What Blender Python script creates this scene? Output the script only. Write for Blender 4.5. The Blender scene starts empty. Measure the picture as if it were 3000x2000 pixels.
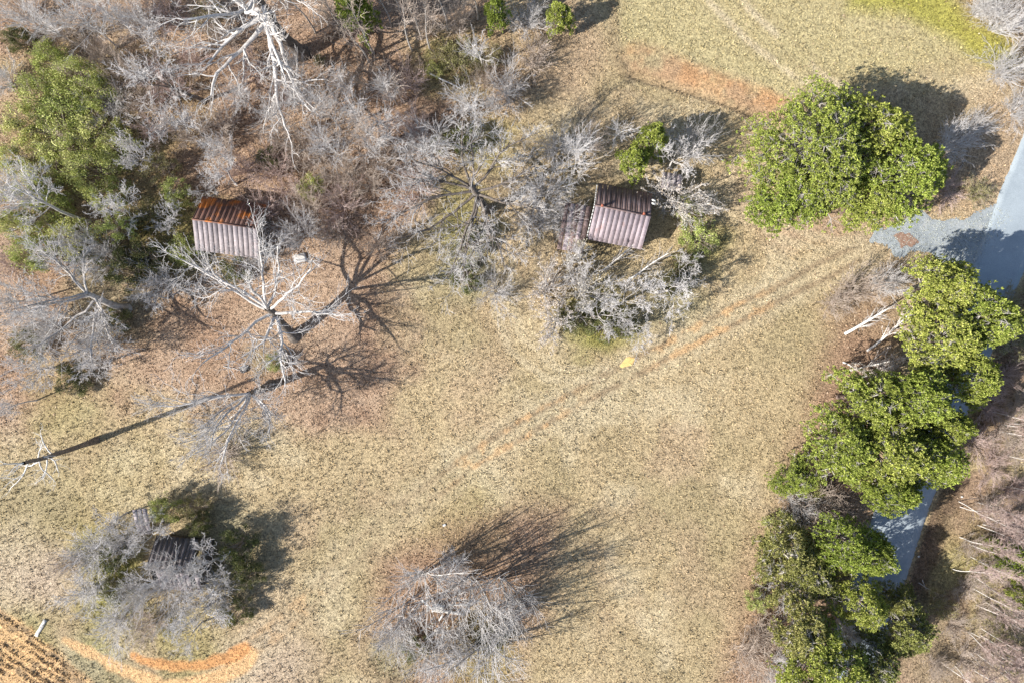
import bpy, math
import numpy as np
from mathutils import Vector, Matrix

# ------------------------------------------------------------------ camera, world, sun, exposure
SC = bpy.context.scene
COL = SC.collection
H = 83.0            # drone height above the ground (m)
PPM = 24.0          # photo pixels (3000 wide) per metre on the ground
cam_d = bpy.data.cameras.new('camera')
cam = bpy.data.objects.new('camera', cam_d)
COL.objects.link(cam)
cam.location = (0, 0, H)
cam_d.sensor_width = 36.0
cam_d.lens = 18.0 / (62.5 / H)
cam_d.clip_end = 3000
SC.camera = cam

EL, AZ = math.radians(36.0), math.radians(23.5)      # sun height; direction in which shadows fall, from +X
to_sun = Vector((-math.cos(AZ) * math.cos(EL), -math.sin(AZ) * math.cos(EL), math.sin(EL)))
world = bpy.data.worlds.new('World')
SC.world = world
world.use_nodes = True
wn = world.node_tree
sky = wn.nodes.new('ShaderNodeTexSky')
sky.sky_type = 'NISHITA'
sky.sun_disc = False
sky.sun_elevation = EL
sky.sun_rotation = math.atan2(to_sun.x, to_sun.y)
wn.links.new(sky.outputs['Color'], wn.nodes['Background'].inputs['Color'])
wn.nodes['Background'].inputs['Strength'].default_value = 0.095
sun_d = bpy.data.lights.new('sun', 'SUN')
sun_d.energy = 5.0
sun_d.angle = math.radians(0.5)
sun_d.color = (1.0, 0.94, 0.86)
sun = bpy.data.objects.new('sun', sun_d)
sun.rotation_euler = (-to_sun).to_track_quat('-Z', 'Y').to_euler()
sun.location = to_sun * 200
COL.objects.link(sun)
SC.view_settings.view_transform = 'Standard'
SC.view_settings.look = 'None'
SC.view_settings.exposure = 0.82
SC.view_settings.gamma = 1.0
SC.view_settings.use_curve_mapping = False
SC.cycles.max_bounces = 5
SC.cycles.transparent_max_bounces = 4

RNG = np.random.default_rng(7)


# ------------------------------------------------------------------ helpers
def W(px, py, h=0.0):
    """World XY of what the drone sees at photo pixel (px, py) when it is h metres up."""
    k = (H - h) / H / PPM
    return ((px - 1500) * k, (1000 - py) * k)


def norm(a):
    return a / np.maximum(np.linalg.norm(a, axis=-1, keepdims=True), 1e-9)


def np_mesh(name, V, faces, mat=None, smooth=False, attrs=None):
    """faces: list of (M,k) index arrays."""
    me = bpy.data.meshes.new(name)
    V = np.asarray(V, dtype=np.float32).reshape(-1, 3)
    me.vertices.add(len(V))
    me.vertices.foreach_set('co', V.ravel())
    faces = [np.asarray(f, dtype=np.int32) for f in faces if len(f)]
    loops = np.concatenate([f.ravel() for f in faces])
    tot = np.concatenate([np.full(len(f), f.shape[1], dtype=np.int32) for f in faces])
    start = np.concatenate([[0], np.cumsum(tot)[:-1]]).astype(np.int32)
    me.loops.add(len(loops))
    me.loops.foreach_set('vertex_index', loops)
    me.polygons.add(len(tot))
    me.polygons.foreach_set('loop_start', start)
    me.polygons.foreach_set('loop_total', tot)
    if smooth:
        me.polygons.foreach_set('use_smooth', np.ones(len(tot), dtype=bool))
    if attrs:
        for an, arr in attrs.items():
            at = me.attributes.new(an, 'FLOAT_COLOR', 'POINT')
            arr4 = np.ones((len(V), 4), dtype=np.float32)
            arr4[:, :3] = arr
            at.data.foreach_set('color', arr4.ravel())
    me.update(calc_edges=True)
    me.validate()
    if mat:
        me.materials.append(mat)
    return me


class MB:
    """Collects faces into one mesh."""
    def __init__(self):
        self.v, self.f4, self.f3, self.n = [], [], [], 0

    def add(self, V, F):
        V = np.asarray(V, dtype=np.float32).reshape(-1, 3)
        F = np.asarray(F, dtype=np.int32)
        (self.f4 if F.shape[1] == 4 else self.f3).append(F + self.n)
        self.v.append(V)
        self.n += len(V)

    def box(self, c, s, rot=None):
        x, y, z = np.array(s) / 2
        V = np.array([[-x, -y, -z], [x, -y, -z], [x, y, -z], [-x, y, -z], [-x, -y, z], [x, -y, z], [x, y, z], [-x, y, z]])
        if rot is not None:
            V = V @ np.array(rot).T
        self.add(V + np.array(c), [[0, 3, 2, 1], [4, 5, 6, 7], [0, 1, 5, 4], [1, 2, 6, 5], [2, 3, 7, 6], [3, 0, 4, 7]])

    def mesh(self, name, mat, smooth=False, attrs=None):
        fs = []
        if self.f4:
            fs.append(np.concatenate(self.f4))
        if self.f3:
            fs.append(np.concatenate(self.f3))
        return np_mesh(name, np.concatenate(self.v), fs, mat, smooth, attrs)


def obj(name, me, parent=None, loc=(0, 0, 0), rotz=0.0, **props):
    o = bpy.data.objects.new(name, me)
    COL.objects.link(o)
    o.location = loc
    o.rotation_euler = (0, 0, rotz)
    if parent is not None:
        o.parent = parent
    for k, v in props.items():
        o[k] = v
    return o


def thing(name, label, cat, loc=(0, 0, 0), rotz=0.0, scale=(1, 1, 1), group=None, me=None):
    o = bpy.data.objects.new(name, me)
    COL.objects.link(o)
    o.location = loc
    o.rotation_euler = (0, 0, rotz)
    o.scale = scale
    o['label'] = label
    o['category'] = cat
    if group:
        o['group'] = group
    return o


# ------------------------------------------------------------------ noise for the ground
def vnoise(x, y, scale, seed):
    r = np.random.default_rng(seed).random((257, 257)).astype(np.float32)
    u, v = x / scale + 1000.37, y / scale + 1000.71
    iu, iv = np.floor(u).astype(int), np.floor(v).astype(int)
    fu, fv = u - iu, v - iv
    fu, fv = fu * fu * (3 - 2 * fu), fv * fv * (3 - 2 * fv)
    a, b, c, d = iu % 256, iv % 256, (iu + 1) % 256, (iv + 1) % 256
    return (r[a, b] * (1 - fu) + r[c, b] * fu) * (1 - fv) + (r[a, d] * (1 - fu) + r[c, d] * fu) * fv


def fbm(x, y, scale, seed, octs=4):
    t, amp, s = 0, 1.0, 0
    for i in range(octs):
        t = t + amp * vnoise(x, y, scale / 2 ** i, seed + i)
        s += amp
        amp *= 0.55
    return t / s


def sstep(a, b, x):
    t = np.clip((x - a) / (b - a), 0, 1)
    return t * t * (3 - 2 * t)


def pline(P):
    return np.array([W(*p) for p in P])


def dist_line(x, y, P):
    """distance to polyline P (world points), signed side and parameter"""
    best = np.full(x.shape, 1e9, dtype=np.float32)
    side = np.zeros(x.shape, dtype=np.float32)
    par = np.zeros(x.shape, dtype=np.float32)
    for i in range(len(P) - 1):
        a, b = P[i], P[i + 1]
        d = b - a
        L2 = d @ d
        t = np.clip(((x - a[0]) * d[0] + (y - a[1]) * d[1]) / L2, 0, 1)
        qx, qy = x - a[0] - t * d[0], y - a[1] - t * d[1]
        dd = np.hypot(qx, qy)
        m = dd < best
        best = np.where(m, dd, best)
        side = np.where(m, np.sign(d[0] * qy - d[1] * qx), side)
        par = np.where(m, (i + t) / (len(P) - 1), par)
    return best, side, par


def in_poly(x, y, P):
    r = np.zeros(x.shape, dtype=bool)
    n = len(P)
    for i in range(n):
        (x0, y0), (x1, y1) = P[i], P[(i + 1) % n]
        c = ((y0 > y) != (y1 > y))
        xi = (x1 - x0) * (y - y0) / (y1 - y0 + 1e-12) + x0
        r ^= c & (x < xi)
    return r


def poly_soft(x, y, Ppx, soft, nz=0.0, seed=3, nscale=5.0):
    P = pline(Ppx)
    d, _, _ = dist_line(x, y, np.vstack([P, P[:1]]))
    sd = np.where(in_poly(x, y, P), d, -d)
    if nz:
        sd = sd + (fbm(x, y, nscale, seed) - 0.5) * 2 * nz
    return sstep(-soft, soft, sd)


ROAD_R = [(3260, 140), (2970, 868), (2721, 1490), (2636, 1750), (2545, 2010), (2400, 2400)]
ROAD_W = 160
TRACK = pline([(2600, 700), (2440, 780), (2300, 850), (2050, 975), (1850, 1082), (1600, 1215), (1400, 1335), (1200, 1485),
               (1050, 1610), (920, 1745), (800, 1850), (690, 1930)])
CRACK = pline([(1845, 220), (1900, 240), (2000, 268), (2060, 285), (2130, 308), (2190, 335), (2255, 368)])
BANK = pline([(1860, 165), (1960, 205), (2080, 245), (2190, 285), (2300, 320)])
ARC1 = pline([(190, 1872), (270, 1915), (340, 1950), (420, 1985), (480, 2005), (560, 2005), (640, 1985), (700, 1950), (725, 1925)])
ARC2 = pline([(390, 1920), (450, 1940), (520, 1950), (600, 1945), (670, 1925), (712, 1900)])
WOODS = [(-500, -500), (1400, -500), (1420, 60), (1480, 210), (1450, 330), (1300, 480), (1230, 650), (1150, 800), (1160, 960),
         (1180, 1080), (1080, 1240), (930, 1300), (760, 1180), (600, 1180), (420, 1130), (250, 1180), (0, 1260), (-500, 1350)]
PLOUGH = [(-500, 1700), (-20, 1775), (60, 1815), (110, 1870), (190, 1925), (300, 2010), (450, 2120), (450, 2500), (-500, 2500)]

C = {k: np.array(v, dtype=np.float32) for k, v in dict(
    straw=(0.45, 0.355, 0.21), straw2=(0.37, 0.30, 0.17), pale=(0.54, 0.455, 0.30), field=(0.46, 0.395, 0.21),
    litter=(0.33, 0.215, 0.145), litter2=(0.42, 0.295, 0.205), clay=(0.60, 0.30, 0.12), red=(0.46, 0.26, 0.15),
    lightclay=(0.66, 0.42, 0.21), green=(0.25, 0.24, 0.06), ygreen=(0.34, 0.32, 0.06), greygreen=(0.27, 0.26, 0.15),
    dirt=(0.27, 0.20, 0.125), dark=(0.14, 0.095, 0.06), verge=(0.31, 0.22, 0.15), pinkgrey=(0.50, 0.40, 0.30)).items()}


def blend(c, key, m):
    return c * (1 - m[..., None]) + C[key] * m[..., None]


def spot(x, y, px, py, rpx, soft=0.6, nz=0.35, seed=11, sy=1.0):
    cx, cy = W(px, py)
    d = np.hypot(x - cx, (y - cy) / sy) / (rpx / PPM)
    d = d + (fbm(x, y, 3.0, seed) - 0.5) * 2 * nz
    return 1 - sstep(1 - soft, 1 + soft * 0.3, d)


GREENSPOTS = [(330, 1400, 200, .16), (120, 1450, 150, .14), (230, 1560, 120, .15), (60, 1880, 120, .5), (260, 1980, 150, .5),
              (330, 1780, 150, .6), (560, 1880, 140, .4), (1370, 800, 110, .7), (1780, 950, 120, .7), (1720, 930, 90, .7),
              (1960, 880, 130, .6), (2060, 720, 100, .5), (300, 1650, 130, .7), (640, 1640, 160, .6), (250, 400, 330, .5),
              (520, 700, 160, .6), (330, 850, 180, .5), (200, 1150, 160, .3), (1400, 1900, 140, .5), (1150, 1920, 100, .6),
              (1420, 420, 110, .5), (1330, 170, 140, .5), (760, 1050, 60, .5), (1360, 640, 110, .6), (2880, 1640, 160, .4),
              (2760, 1900, 150, .3), (2800, 1250, 90, .2), (2350, 1650, 150, .5), (2560, 880, 120, .2), (1350, 1500, 160, .18)]


def ground_colour(x, y):
    n1, n2, n3 = fbm(x, y, 14, 21), fbm(x, y, 5, 31), fbm(x, y, 2.0, 41)
    c = C['straw'] * np.ones(x.shape + (1,), dtype=np.float32)
    c = blend(c, 'straw2', sstep(.42, .66, n1) * .8)
    c = blend(c, 'pale', sstep(.5, .75, n2) * .6)
    c = blend(c, 'litter2', sstep(.5, .72, fbm(x, y, 8, 51)) * .32)
    # upper-right mown field
    fld = poly_soft(x, y, [(1790, -400), (1800, 60), (1850, 160), (2040, 190), (2280, 290), (2500, 270), (2760, 190), (2900, 190), (2830, 60), (2750, -400)], 2.0, 2.0, 61)
    c = blend(c, 'field', fld * .85)
    for L in ([(2040, -60), (2080, 10), (2200, 130), (2330, 225), (2430, 275)], [(2150, -60), (2190, 25), (2300, 125), (2400, 215), (2480, 260)]):
        d, _, _ = dist_line(x, y, pline(L))
        c = blend(c, 'pale', (1 - sstep(.2, .7, d)) * .9 * sstep(.3, .5, n3))
        c = blend(c, 'straw2', sstep(.5, .8, d) * (1 - sstep(.9, 1.5, d)) * .35)
    # woods floor, brown leaf litter
    m = poly_soft(x, y, WOODS, 3.0, 4.0, 71)
    lit = np.where(sstep(.35, .65, n2)[..., None] > 0, C['litter'] * (1 - sstep(.35, .65, n2))[..., None] + C['litter2'] * sstep(.35, .65, n2)[..., None], C['litter'])
    c = c * (1 - m[..., None] * .92) + lit * m[..., None] * .92
    # leaves beneath the verge trees, round the ruin, beside the road
    for P, s, k in (([(2460, 860), (2400, 1100), (2330, 1300), (2270, 1480), (2190, 1700), (2060, 2150), (2500, 2150), (2560, 1400), (2640, 800)], 3.5, .8),
                    ([(1120, 1640), (1250, 1560), (1450, 1480), (1640, 1500), (1640, 1620), (1560, 1850), (1500, 2100), (1130, 2100), (1070, 1850)], 3.0, .75),
                    ([(2150, 560), (2330, 590), (2480, 640), (2560, 690), (2400, 720), (2250, 720)], 2.5, .6),
                    ([(1480, 60), (1640, -60), (1760, 40), (1800, 200), (1700, 320), (1500, 300)], 3.0, .5),
                    ([(2600, 560), (2700, 420), (2860, 300), (3100, 250), (3100, 420), (2900, 600), (2750, 640)], 3.0, .5)):
        m = poly_soft(x, y, P, s, 2.0, 81)
        c = blend(c, 'litter2' if k < .7 else 'litter', m * min(1, k * 1.15))
    m = poly_soft(x, y, [(2820, -300), (2800, 30), (2900, 130), (2950, 250), (3080, 420), (3400, 420), (3400, -300)], 2.0, 2.0, 91)
    c = blend(c, 'verge', m * .8)
    # right of the road
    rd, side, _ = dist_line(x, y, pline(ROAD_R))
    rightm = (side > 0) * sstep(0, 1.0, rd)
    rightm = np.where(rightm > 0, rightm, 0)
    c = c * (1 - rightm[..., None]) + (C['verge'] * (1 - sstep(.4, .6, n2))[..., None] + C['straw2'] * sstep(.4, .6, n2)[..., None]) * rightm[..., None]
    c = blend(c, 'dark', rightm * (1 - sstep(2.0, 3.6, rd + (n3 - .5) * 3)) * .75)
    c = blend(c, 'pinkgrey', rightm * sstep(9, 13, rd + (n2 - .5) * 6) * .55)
    # green patches
    for i, (px, py, r, k) in enumerate(GREENSPOTS):
        c = blend(c, 'greygreen' if i % 3 == 1 else 'green', spot(x, y, px, py, r, .7, .5, 100 + i) * k)
    m = poly_soft(x, y, [(2480, -60), (2760, -60), (2850, 60), (2960, 130), (2975, 190), (2900, 200), (2790, 130), (2640, 50), (2500, 20)], 1.6, 1.2, 131)
    c = blend(c, 'ygreen', m * .85)
    # pale worn places
    for px, py, r, k in ((90, 1660, 130, .7), (60, 1590, 90, .5), (1500, 850, 60, .5), (1540, 960, 80, .4), (1860, 560, 60, .3), (2120, 560, 60, .5), (380, 1860, 90, .5),
                         (800, 1960, 160, .6), (170, 1720, 90, .6), (1620, 1020, 110, .3)):
        c = blend(c, 'pale' if k < .6 else 'pinkgrey', spot(x, y, px, py, r, .8, .4, 141) * k)
    # two-wheel dirt track
    d, sd, par = dist_line(x, y, TRACK)
    wob = (n2 - .5) * .5
    rut = np.exp(-((np.abs(d) - .95 + wob) / .42) ** 2)
    fade = sstep(0, .04, par) * (1 - .55 * sstep(.45, .7, par))
    c = blend(c, 'pale', (1 - sstep(1.6, 3.4, d)) * .5 * fade)
    c = blend(c, 'dirt', rut * .85 * fade * sstep(.2, .45, fbm(x, y, 3, 151)))
    cl = sum(np.exp(-((par - p) / w) ** 2) * k for p, w, k in ((.245, .05, .85), (.31, .03, .6), (.475, .045, .95), (.55, .03, .7), (.92, .06, .35), (.83, .03, .4)))
    cl = np.clip(cl, 0, 1) * sstep(.46, .60, fbm(x, y, 1.1, 161) + rut * .16 - .1) * (1 - sstep(1.0, 1.6, d))
    c = blend(c, 'lightclay', cl * .8)
    # clay bank with a crack, clay arc at the lower left
    d, sd, par = dist_line(x, y, BANK)
    m = (1 - sstep(.9, 2.6, d + (n2 - .5) * 2.2)) * sstep(.0, .08, par + .05)
    c = blend(c, 'red', m * .6 * sstep(.2, .55, n3))
    c = blend(c, 'clay', m * sstep(.5, .62, n2) * .45)
    d, _, _ = dist_line(x, y, CRACK)
    c = blend(c, 'dirt', (1 - sstep(.2, .8, d)) * .6)
    d, _, par = dist_line(x, y, ARC1)
    m = 1 - sstep(.25 + .75 * par, .6 + 1.0 * par, d + (n3 - .5) * .9)
    c = blend(c, 'lightclay', m * .95)
    d, _, par = dist_line(x, y, ARC2)
    m = 1 - sstep(.3 + .3 * par, .6 + .5 * par, d + (n3 - .5) * .9)
    c = blend(c, 'clay', m * .9)
    # path of bare soil along the field edge
    d, _, par = dist_line(x, y, pline([(1790, -60), (1795, 60), (1800, 130), (1830, 210), (1850, 230)]))
    c = blend(c, 'dirt', (1 - sstep(.3, 1.2, d + (n3 - .5))) * .55)
    # faint curved wheel marks
    for L in ([(2200, 560), (2260, 640), (2380, 690), (2540, 720)], [(2190, 600), (2260, 690), (2400, 735)], [(1500, 760), (1490, 860), (1530, 990), (1640, 1080), (1790, 1080)],
              [(1455, 790), (1440, 880), (1490, 1020), (1600, 1110), (1760, 1110)]):
        d, _, _ = dist_line(x, y, pline(L))
        c = blend(c, 'pale', (1 - sstep(.25, .7, d + (n3 - .5) * .8)) * .55)
    # ploughed corner
    m = poly_soft(x, y, PLOUGH, .5, .8, 171, 2.0)
    c = blend(c, 'lightclay', m * .85)
    c = blend(c, 'dirt', m * sstep(.5, .62, fbm(x + y * .3, y, 1.1, 181)) * .75)
    return np.clip(c, 0.02, .8)


PL_DIR = np.array([math.cos(math.radians(-32)), math.sin(math.radians(-32))])


def ground_height(x, y):
    z = (fbm(x, y, 1.1, 201, 3) - .5) * .16 + (fbm(x, y, 9, 211, 2) - .5) * .25
    d, _, par = dist_line(x, y, TRACK)
    z = z - np.exp(-((d - .95) / .4) ** 2) * .07
    d, sd, _ = dist_line(x, y, CRACK)
    z = z - np.exp(-(d / .22) ** 2) * .30 + sstep(0, .5, d) * (1 - sstep(1, 5, d)) * (sd > 0) * .25
    m = poly_soft(x, y, PLOUGH, .8)
    q = -x * PL_DIR[1] + y * PL_DIR[0]
    z = z + m * (np.sin(q * 2 * math.pi / .95) * .09 + (fbm(x, y, .6, 221, 2) - .5) * .22)
    rd, side, _ = dist_line(x, y, pline(ROAD_R))
    off = np.where(side > 0, -rd, rd)                    # + towards the left, inside the road from 0 to its width
    wr = ROAD_W / PPM * .93
    flat = sstep(-1.2, -.3, off) * (1 - sstep(wr + .3, wr + 1.5, off))
    z = z * (1 - flat) - .06 * flat
    ditch = np.exp(-((off + 3.2) / 1.2) ** 2)
    z = z - ditch * .35
    cx, cy = W(1838, 1060)
    z = z - .03 * np.exp(-(np.hypot((x - cx), (y - cy)) / .9) ** 2)
    dm = poly_soft(x, y, DRIVE, 1.0)
    z = z * (1 - dm) - .03 * dm
    far = sstep(70, 110, np.hypot(x, y))
    return z * (1 - far)


DRIVE = [(2553, 705), (2570, 672), (2640, 650), (2665, 628), (2700, 624), (2770, 645), (2830, 645), (2868, 625), (2925, 600), (2960, 640), (2880, 740), (2848, 790),
         (2810, 770), (2770, 768), (2735, 745), (2690, 735), (2650, 750), (2620, 745), (2600, 715)]


# ------------------------------------------------------------------ materials
def new_mat(name):
    m = bpy.data.materials.new(name)
    m.use_nodes = True
    nt = m.node_tree
    b = nt.nodes['Principled BSDF']
    b.inputs['Roughness'].default_value = .9
    b.inputs['Specular IOR Level'].default_value = .2
    return m, nt, b


def nd(nt, t, **kw):
    n = nt.nodes.new(t)
    for k, v in kw.items():
        if k.startswith('i_'):
            n.inputs[k[2:]].default_value = v
        else:
            setattr(n, k, v)
    return n


def ramp(nt, fac, stops):
    r = nt.nodes.new('ShaderNodeValToRGB')
    cr = r.color_ramp
    while len(cr.elements) < len(stops):
        cr.elements.new(.5)
    for e, (p, c) in zip(cr.elements, stops):
        e.position = p
        e.color = (*c, 1) if len(c) == 3 else c
    nt.links.new(fac, r.inputs['Fac'])
    return r.outputs['Color']


def mixc(nt, a, b, fac, mode='MIX'):
    n = nt.nodes.new('ShaderNodeMix')
    n.data_type = 'RGBA'
    n.blend_type = mode
    for sock, v in ((n.inputs[0], fac), (n.inputs[6], a), (n.inputs[7], b)):
        if hasattr(v, 'is_output'):
            nt.links.new(v, sock)
        else:
            sock.default_value = v if not isinstance(v, tuple) else (*v, 1)
    return n.outputs[2]


def noise(nt, scale, detail=3, rough=.6, vec=None):
    n = nd(nt, 'ShaderNodeTexNoise')
    n.inputs['Scale'].default_value = scale
    n.inputs['Detail'].default_value = detail
    n.inputs['Roughness'].default_value = rough
    g = vec or nt.nodes.new('ShaderNodeNewGeometry').outputs['Position']
    nt.links.new(g, n.inputs['Vector'])
    return n.outputs['Fac']


def bump(nt, b, h, strength, dist):
    n = nd(nt, 'ShaderNodeBump')
    n.inputs['Strength'].default_value = strength
    n.inputs['Distance'].default_value = dist
    nt.links.new(h, n.inputs['Height'])
    nt.links.new(n.outputs['Normal'], b.inputs['Normal'])


def g3(v):
    return (v, v, v)


def mat_ground():
    m, nt, b = new_mat('ground')
    a = nd(nt, 'ShaderNodeAttribute', attribute_name='tone')
    f1 = ramp(nt, noise(nt, 2.6, 4, .75), [(.32, g3(.42)), (.48, g3(1.0)), (.68, g3(1.38))])
    f2 = ramp(nt, noise(nt, 7.0, 3, .7), [(.36, g3(.45)), (.5, g3(1.0)), (.66, g3(1.32))])
    c = mixc(nt, a.outputs['Color'], f1, 1.0, 'MULTIPLY')
    c = mixc(nt, c, f2, 1.0, 'MULTIPLY')
    nt.links.new(c, b.inputs['Base Color'])
    bump(nt, b, noise(nt, 4.5, 5, .8), 1.0, .22)
    return m


def mat_grass():
    m, nt, b = new_mat('dry_grass')
    a = nd(nt, 'ShaderNodeAttribute', attribute_name='tone')
    g = nt.nodes.new('ShaderNodeNewGeometry')
    v = ramp(nt, g.outputs['Random Per Island'], [(0, g3(.55)), (.5, g3(.98)), (1, g3(1.3))])
    nt.links.new(mixc(nt, a.outputs['Color'], v, 1.0, 'MULTIPLY'), b.inputs['Base Color'])
    return m


def mat_island(name, stops, trans=0.0, rough=.75, posn=None):
    """leaf-like material: colour varies per leaf and per object"""
    m, nt, b = new_mat(name)
    g = nt.nodes.new('ShaderNodeNewGeometry')
    oi = nt.nodes.new('ShaderNodeObjectInfo')
    c = ramp(nt, g.outputs['Random Per Island'], stops)
    v = ramp(nt, oi.outputs['Random'], [(0, (.86, .92, .8)), (1, (1.12, 1.06, 1.1))])
    c = mixc(nt, c, v, 1.0, 'MULTIPLY')
    if posn:
        p = ramp(nt, noise(nt, posn, 2, .6), [(.35, g3(.7)), (.65, g3(1.25))])
        c = mixc(nt, c, p, 1.0, 'MULTIPLY')
    nt.links.new(c, b.inputs['Base Color'])
    b.inputs['Roughness'].default_value = rough
    if trans:
        t = nt.nodes.new('ShaderNodeBsdfTranslucent')
        nt.links.new(c, t.inputs['Color'])
        mx = nt.nodes.new('ShaderNodeMixShader')
        mx.inputs[0].default_value = trans
        nt.links.new(b.outputs[0], mx.inputs[1])
        nt.links.new(t.outputs[0], mx.inputs[2])
        nt.links.new(mx.outputs[0], nt.nodes['Material Output'].inputs['Surface'])
    return m


def mat_bark(name, lo, hi, scale=3.0):
    m, nt, b = new_mat(name)
    oi = nt.nodes.new('ShaderNodeObjectInfo')
    c = ramp(nt, noise(nt, scale, 4, .7), [(.32, lo), (.62, hi)])
    v = ramp(nt, oi.outputs['Random'], [(0, g3(.85)), (1, g3(1.12))])
    nt.links.new(mixc(nt, c, v, 1.0, 'MULTIPLY'), b.inputs['Base Color'])
    return m


def mat_plain(name, stops, scale=2.0, rough=.85, detail=4, spec=.2, bmp=0.0):
    m, nt, b = new_mat(name)
    nz = noise(nt, scale, detail, .65)
    nt.links.new(ramp(nt, nz, stops), b.inputs['Base Color'])
    b.inputs['Roughness'].default_value = rough
    b.inputs['Specular IOR Level'].default_value = spec
    if bmp:
        bump(nt, b, noise(nt, scale * 6, 3, .7), bmp, .03)
    return m


M_ground, M_grass = mat_ground(), mat_grass()
M_bark_pale = mat_bark('pale_bark', (.40, .37, .345), (.66, .635, .61), 2.5)
M_bark_oak = mat_bark('grey_bark', (.27, .245, .22), (.56, .53, .50), 2.5)
M_bark_dark_shade = mat_bark('dark_and_shaded_bark', (.085, .07, .06), (.22, .19, .165))  # naturally dark bark, also used to colour shaded trunk sides
M_bark_pine = mat_bark('pine_bark', (.10, .065, .05), (.26, .20, .17))
M_twig_pale = mat_bark('pale_twig', (.46, .44, .43), (.64, .62, .61), 1.0)
M_twig_tan = mat_bark('tan_twig', (.36, .29, .24), (.54, .46, .39), 1.0)
M_twig_pink = mat_bark('pinkish_twig', (.38, .28, .245), (.54, .43, .39), 1.0)
M_bark_white = mat_bark('white_bark', (.58, .55, .51), (.80, .78, .74), 4.0)
M_needle = mat_island('pine_needles', [(0, (.09, .12, .02)), (.3, (.25, .31, .06)), (.75, (.40, .45, .10)), (1, (.54, .56, .18))], .15, .6, 1.1)
M_needle_d = mat_island('dull_needles', [(0, (.09, .11, .03)), (.5, (.27, .28, .085)), (1, (.45, .43, .17))], .15, .6, 1.1)
M_leaf = mat_island('yellow_green_leaves', [(0, (.14, .15, .04)), (.4, (.44, .50, .15)), (.8, (.60, .62, .24)), (1, (.70, .68, .34))], .2, .55, .8)
M_leaf_d = mat_island('dark_green_leaves', [(0, (.04, .055, .02)), (.5, (.15, .165, .06)), (.9, (.28, .28, .12)), (1, (.44, .42, .22))], .2, .5, .8)
M_leaf_o = mat_island('olive_leaves', [(0, (.12, .11, .045)), (.5, (.31, .28, .13)), (1, (.48, .43, .23))], .2, .6, .8)
M_bloom = mat_island('pale_dry_leaves', [(0, (.34, .28, .22)), (.5, (.56, .50, .43)), (1, (.72, .68, .62))], .2, .7)
M_litter = mat_island('fallen_leaves', [(0, (.07, .04, .03)), (.35, (.24, .14, .09)), (.7, (.46, .32, .22)), (1, (.64, .50, .39))], .1, .7)


# ------------------------------------------------------------------ ground, road, driveway, puddle
def axis(lo, hi, step, far):
    a = np.arange(lo, hi + 1e-6, step)
    left = lo - np.geomspace(step * 4, far, 14)[::-1]
    right = hi + np.geomspace(step * 4, far, 14)
    return np.concatenate([left, a, right])


gx, gy = axis(-74, 74, .29, 900), axis(-52, 52, .29, 900)
X, Y = np.meshgrid(gx, gy)
Z = ground_height(X, Y)
V = np.stack([X, Y, Z], -1).reshape(-1, 3)
nx, ny = len(gx), len(gy)
idx = np.arange(nx * ny).reshape(ny, nx)
F = np.stack([idx[:-1, :-1], idx[:-1, 1:], idx[1:, 1:], idx[1:, :-1]], -1).reshape(-1, 4)
obj('ground', np_mesh('ground', V, [F], M_ground, True, {'tone': ground_colour(X, Y).reshape(-1, 3)}), kind='structure')

# dead grass tufts and fallen leaves, both too many to count
rd_line = pline(ROAD_R)


def free_of_road(x, y):
    rd, side, _ = dist_line(x, y, rd_line)
    off = np.where(side > 0, -rd, rd)
    onroad = (off > -.15) & (off < ROAD_W / PPM * .93 + .15)
    return ~onroad & (poly_soft(x, y, DRIVE, .6) < .3)


def tufts(n, blades, rng):
    x, y = rng.uniform(-70, 70, n), rng.uniform(-47, 47, n)
    woods = poly_soft(x, y, WOODS, 3.0)
    bare = np.zeros(n)
    for P, w in ((ARC1, 1.2), (ARC2, .8), (BANK, 1.6)):
        d, _, _ = dist_line(x, y, P)
        bare = np.maximum(bare, 1 - sstep(w * .6, w * 1.4, d))
    d, _, _ = dist_line(x, y, TRACK)
    bare = np.maximum(bare, np.exp(-((d - .95) / .45) ** 2) * .75)
    bare = np.maximum(bare, poly_soft(x, y, PLOUGH, .5) * .93)
    dens = (1 - .75 * woods) * (1 - bare) * (.35 + .9 * sstep(.3, .62, fbm(x, y, 1.6, 301)))
    cx, cy = W(1838, 1060)
    keep = (rng.random(n) < dens) & free_of_road(x, y) & (np.hypot(x - cx, y - cy) > 1.1)
    x, y = x[keep], y[keep]
    n = len(x)
    z = ground_height(x, y)
    col = ground_colour(x, y) * rng.uniform(.75, 1.25, (n, 1))
    s = rng.uniform(.6, 1.25, (n, 1, 1)) * .9
    az = rng.uniform(0, 2 * math.pi, (n, blades))
    el = rng.uniform(.25, 1.2, (n, blades))
    ln = rng.uniform(.14, .34, (n, blades))
    d = np.stack([np.cos(az) * np.cos(el), np.sin(az) * np.cos(el), np.sin(el)], -1) * ln[..., None] * s
    side = np.stack([-np.sin(az), np.cos(az), np.zeros_like(az)], -1) * .055 * s
    base = np.stack([x, y, z], -1)[:, None, :] + d * .12
    Vt = np.stack([base - side, base + side, base + d], 2).reshape(-1, 3)
    Ft = np.arange(len(Vt)).reshape(-1, 3)
    tone = np.repeat(np.clip(col, 0, .8), blades * 3, axis=0)
    return np_mesh('dry_grass', Vt, [Ft], M_grass, False, {'tone': tone})


obj('dry_grass', tufts(95000, 5, np.random.default_rng(31)), kind='stuff')


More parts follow.
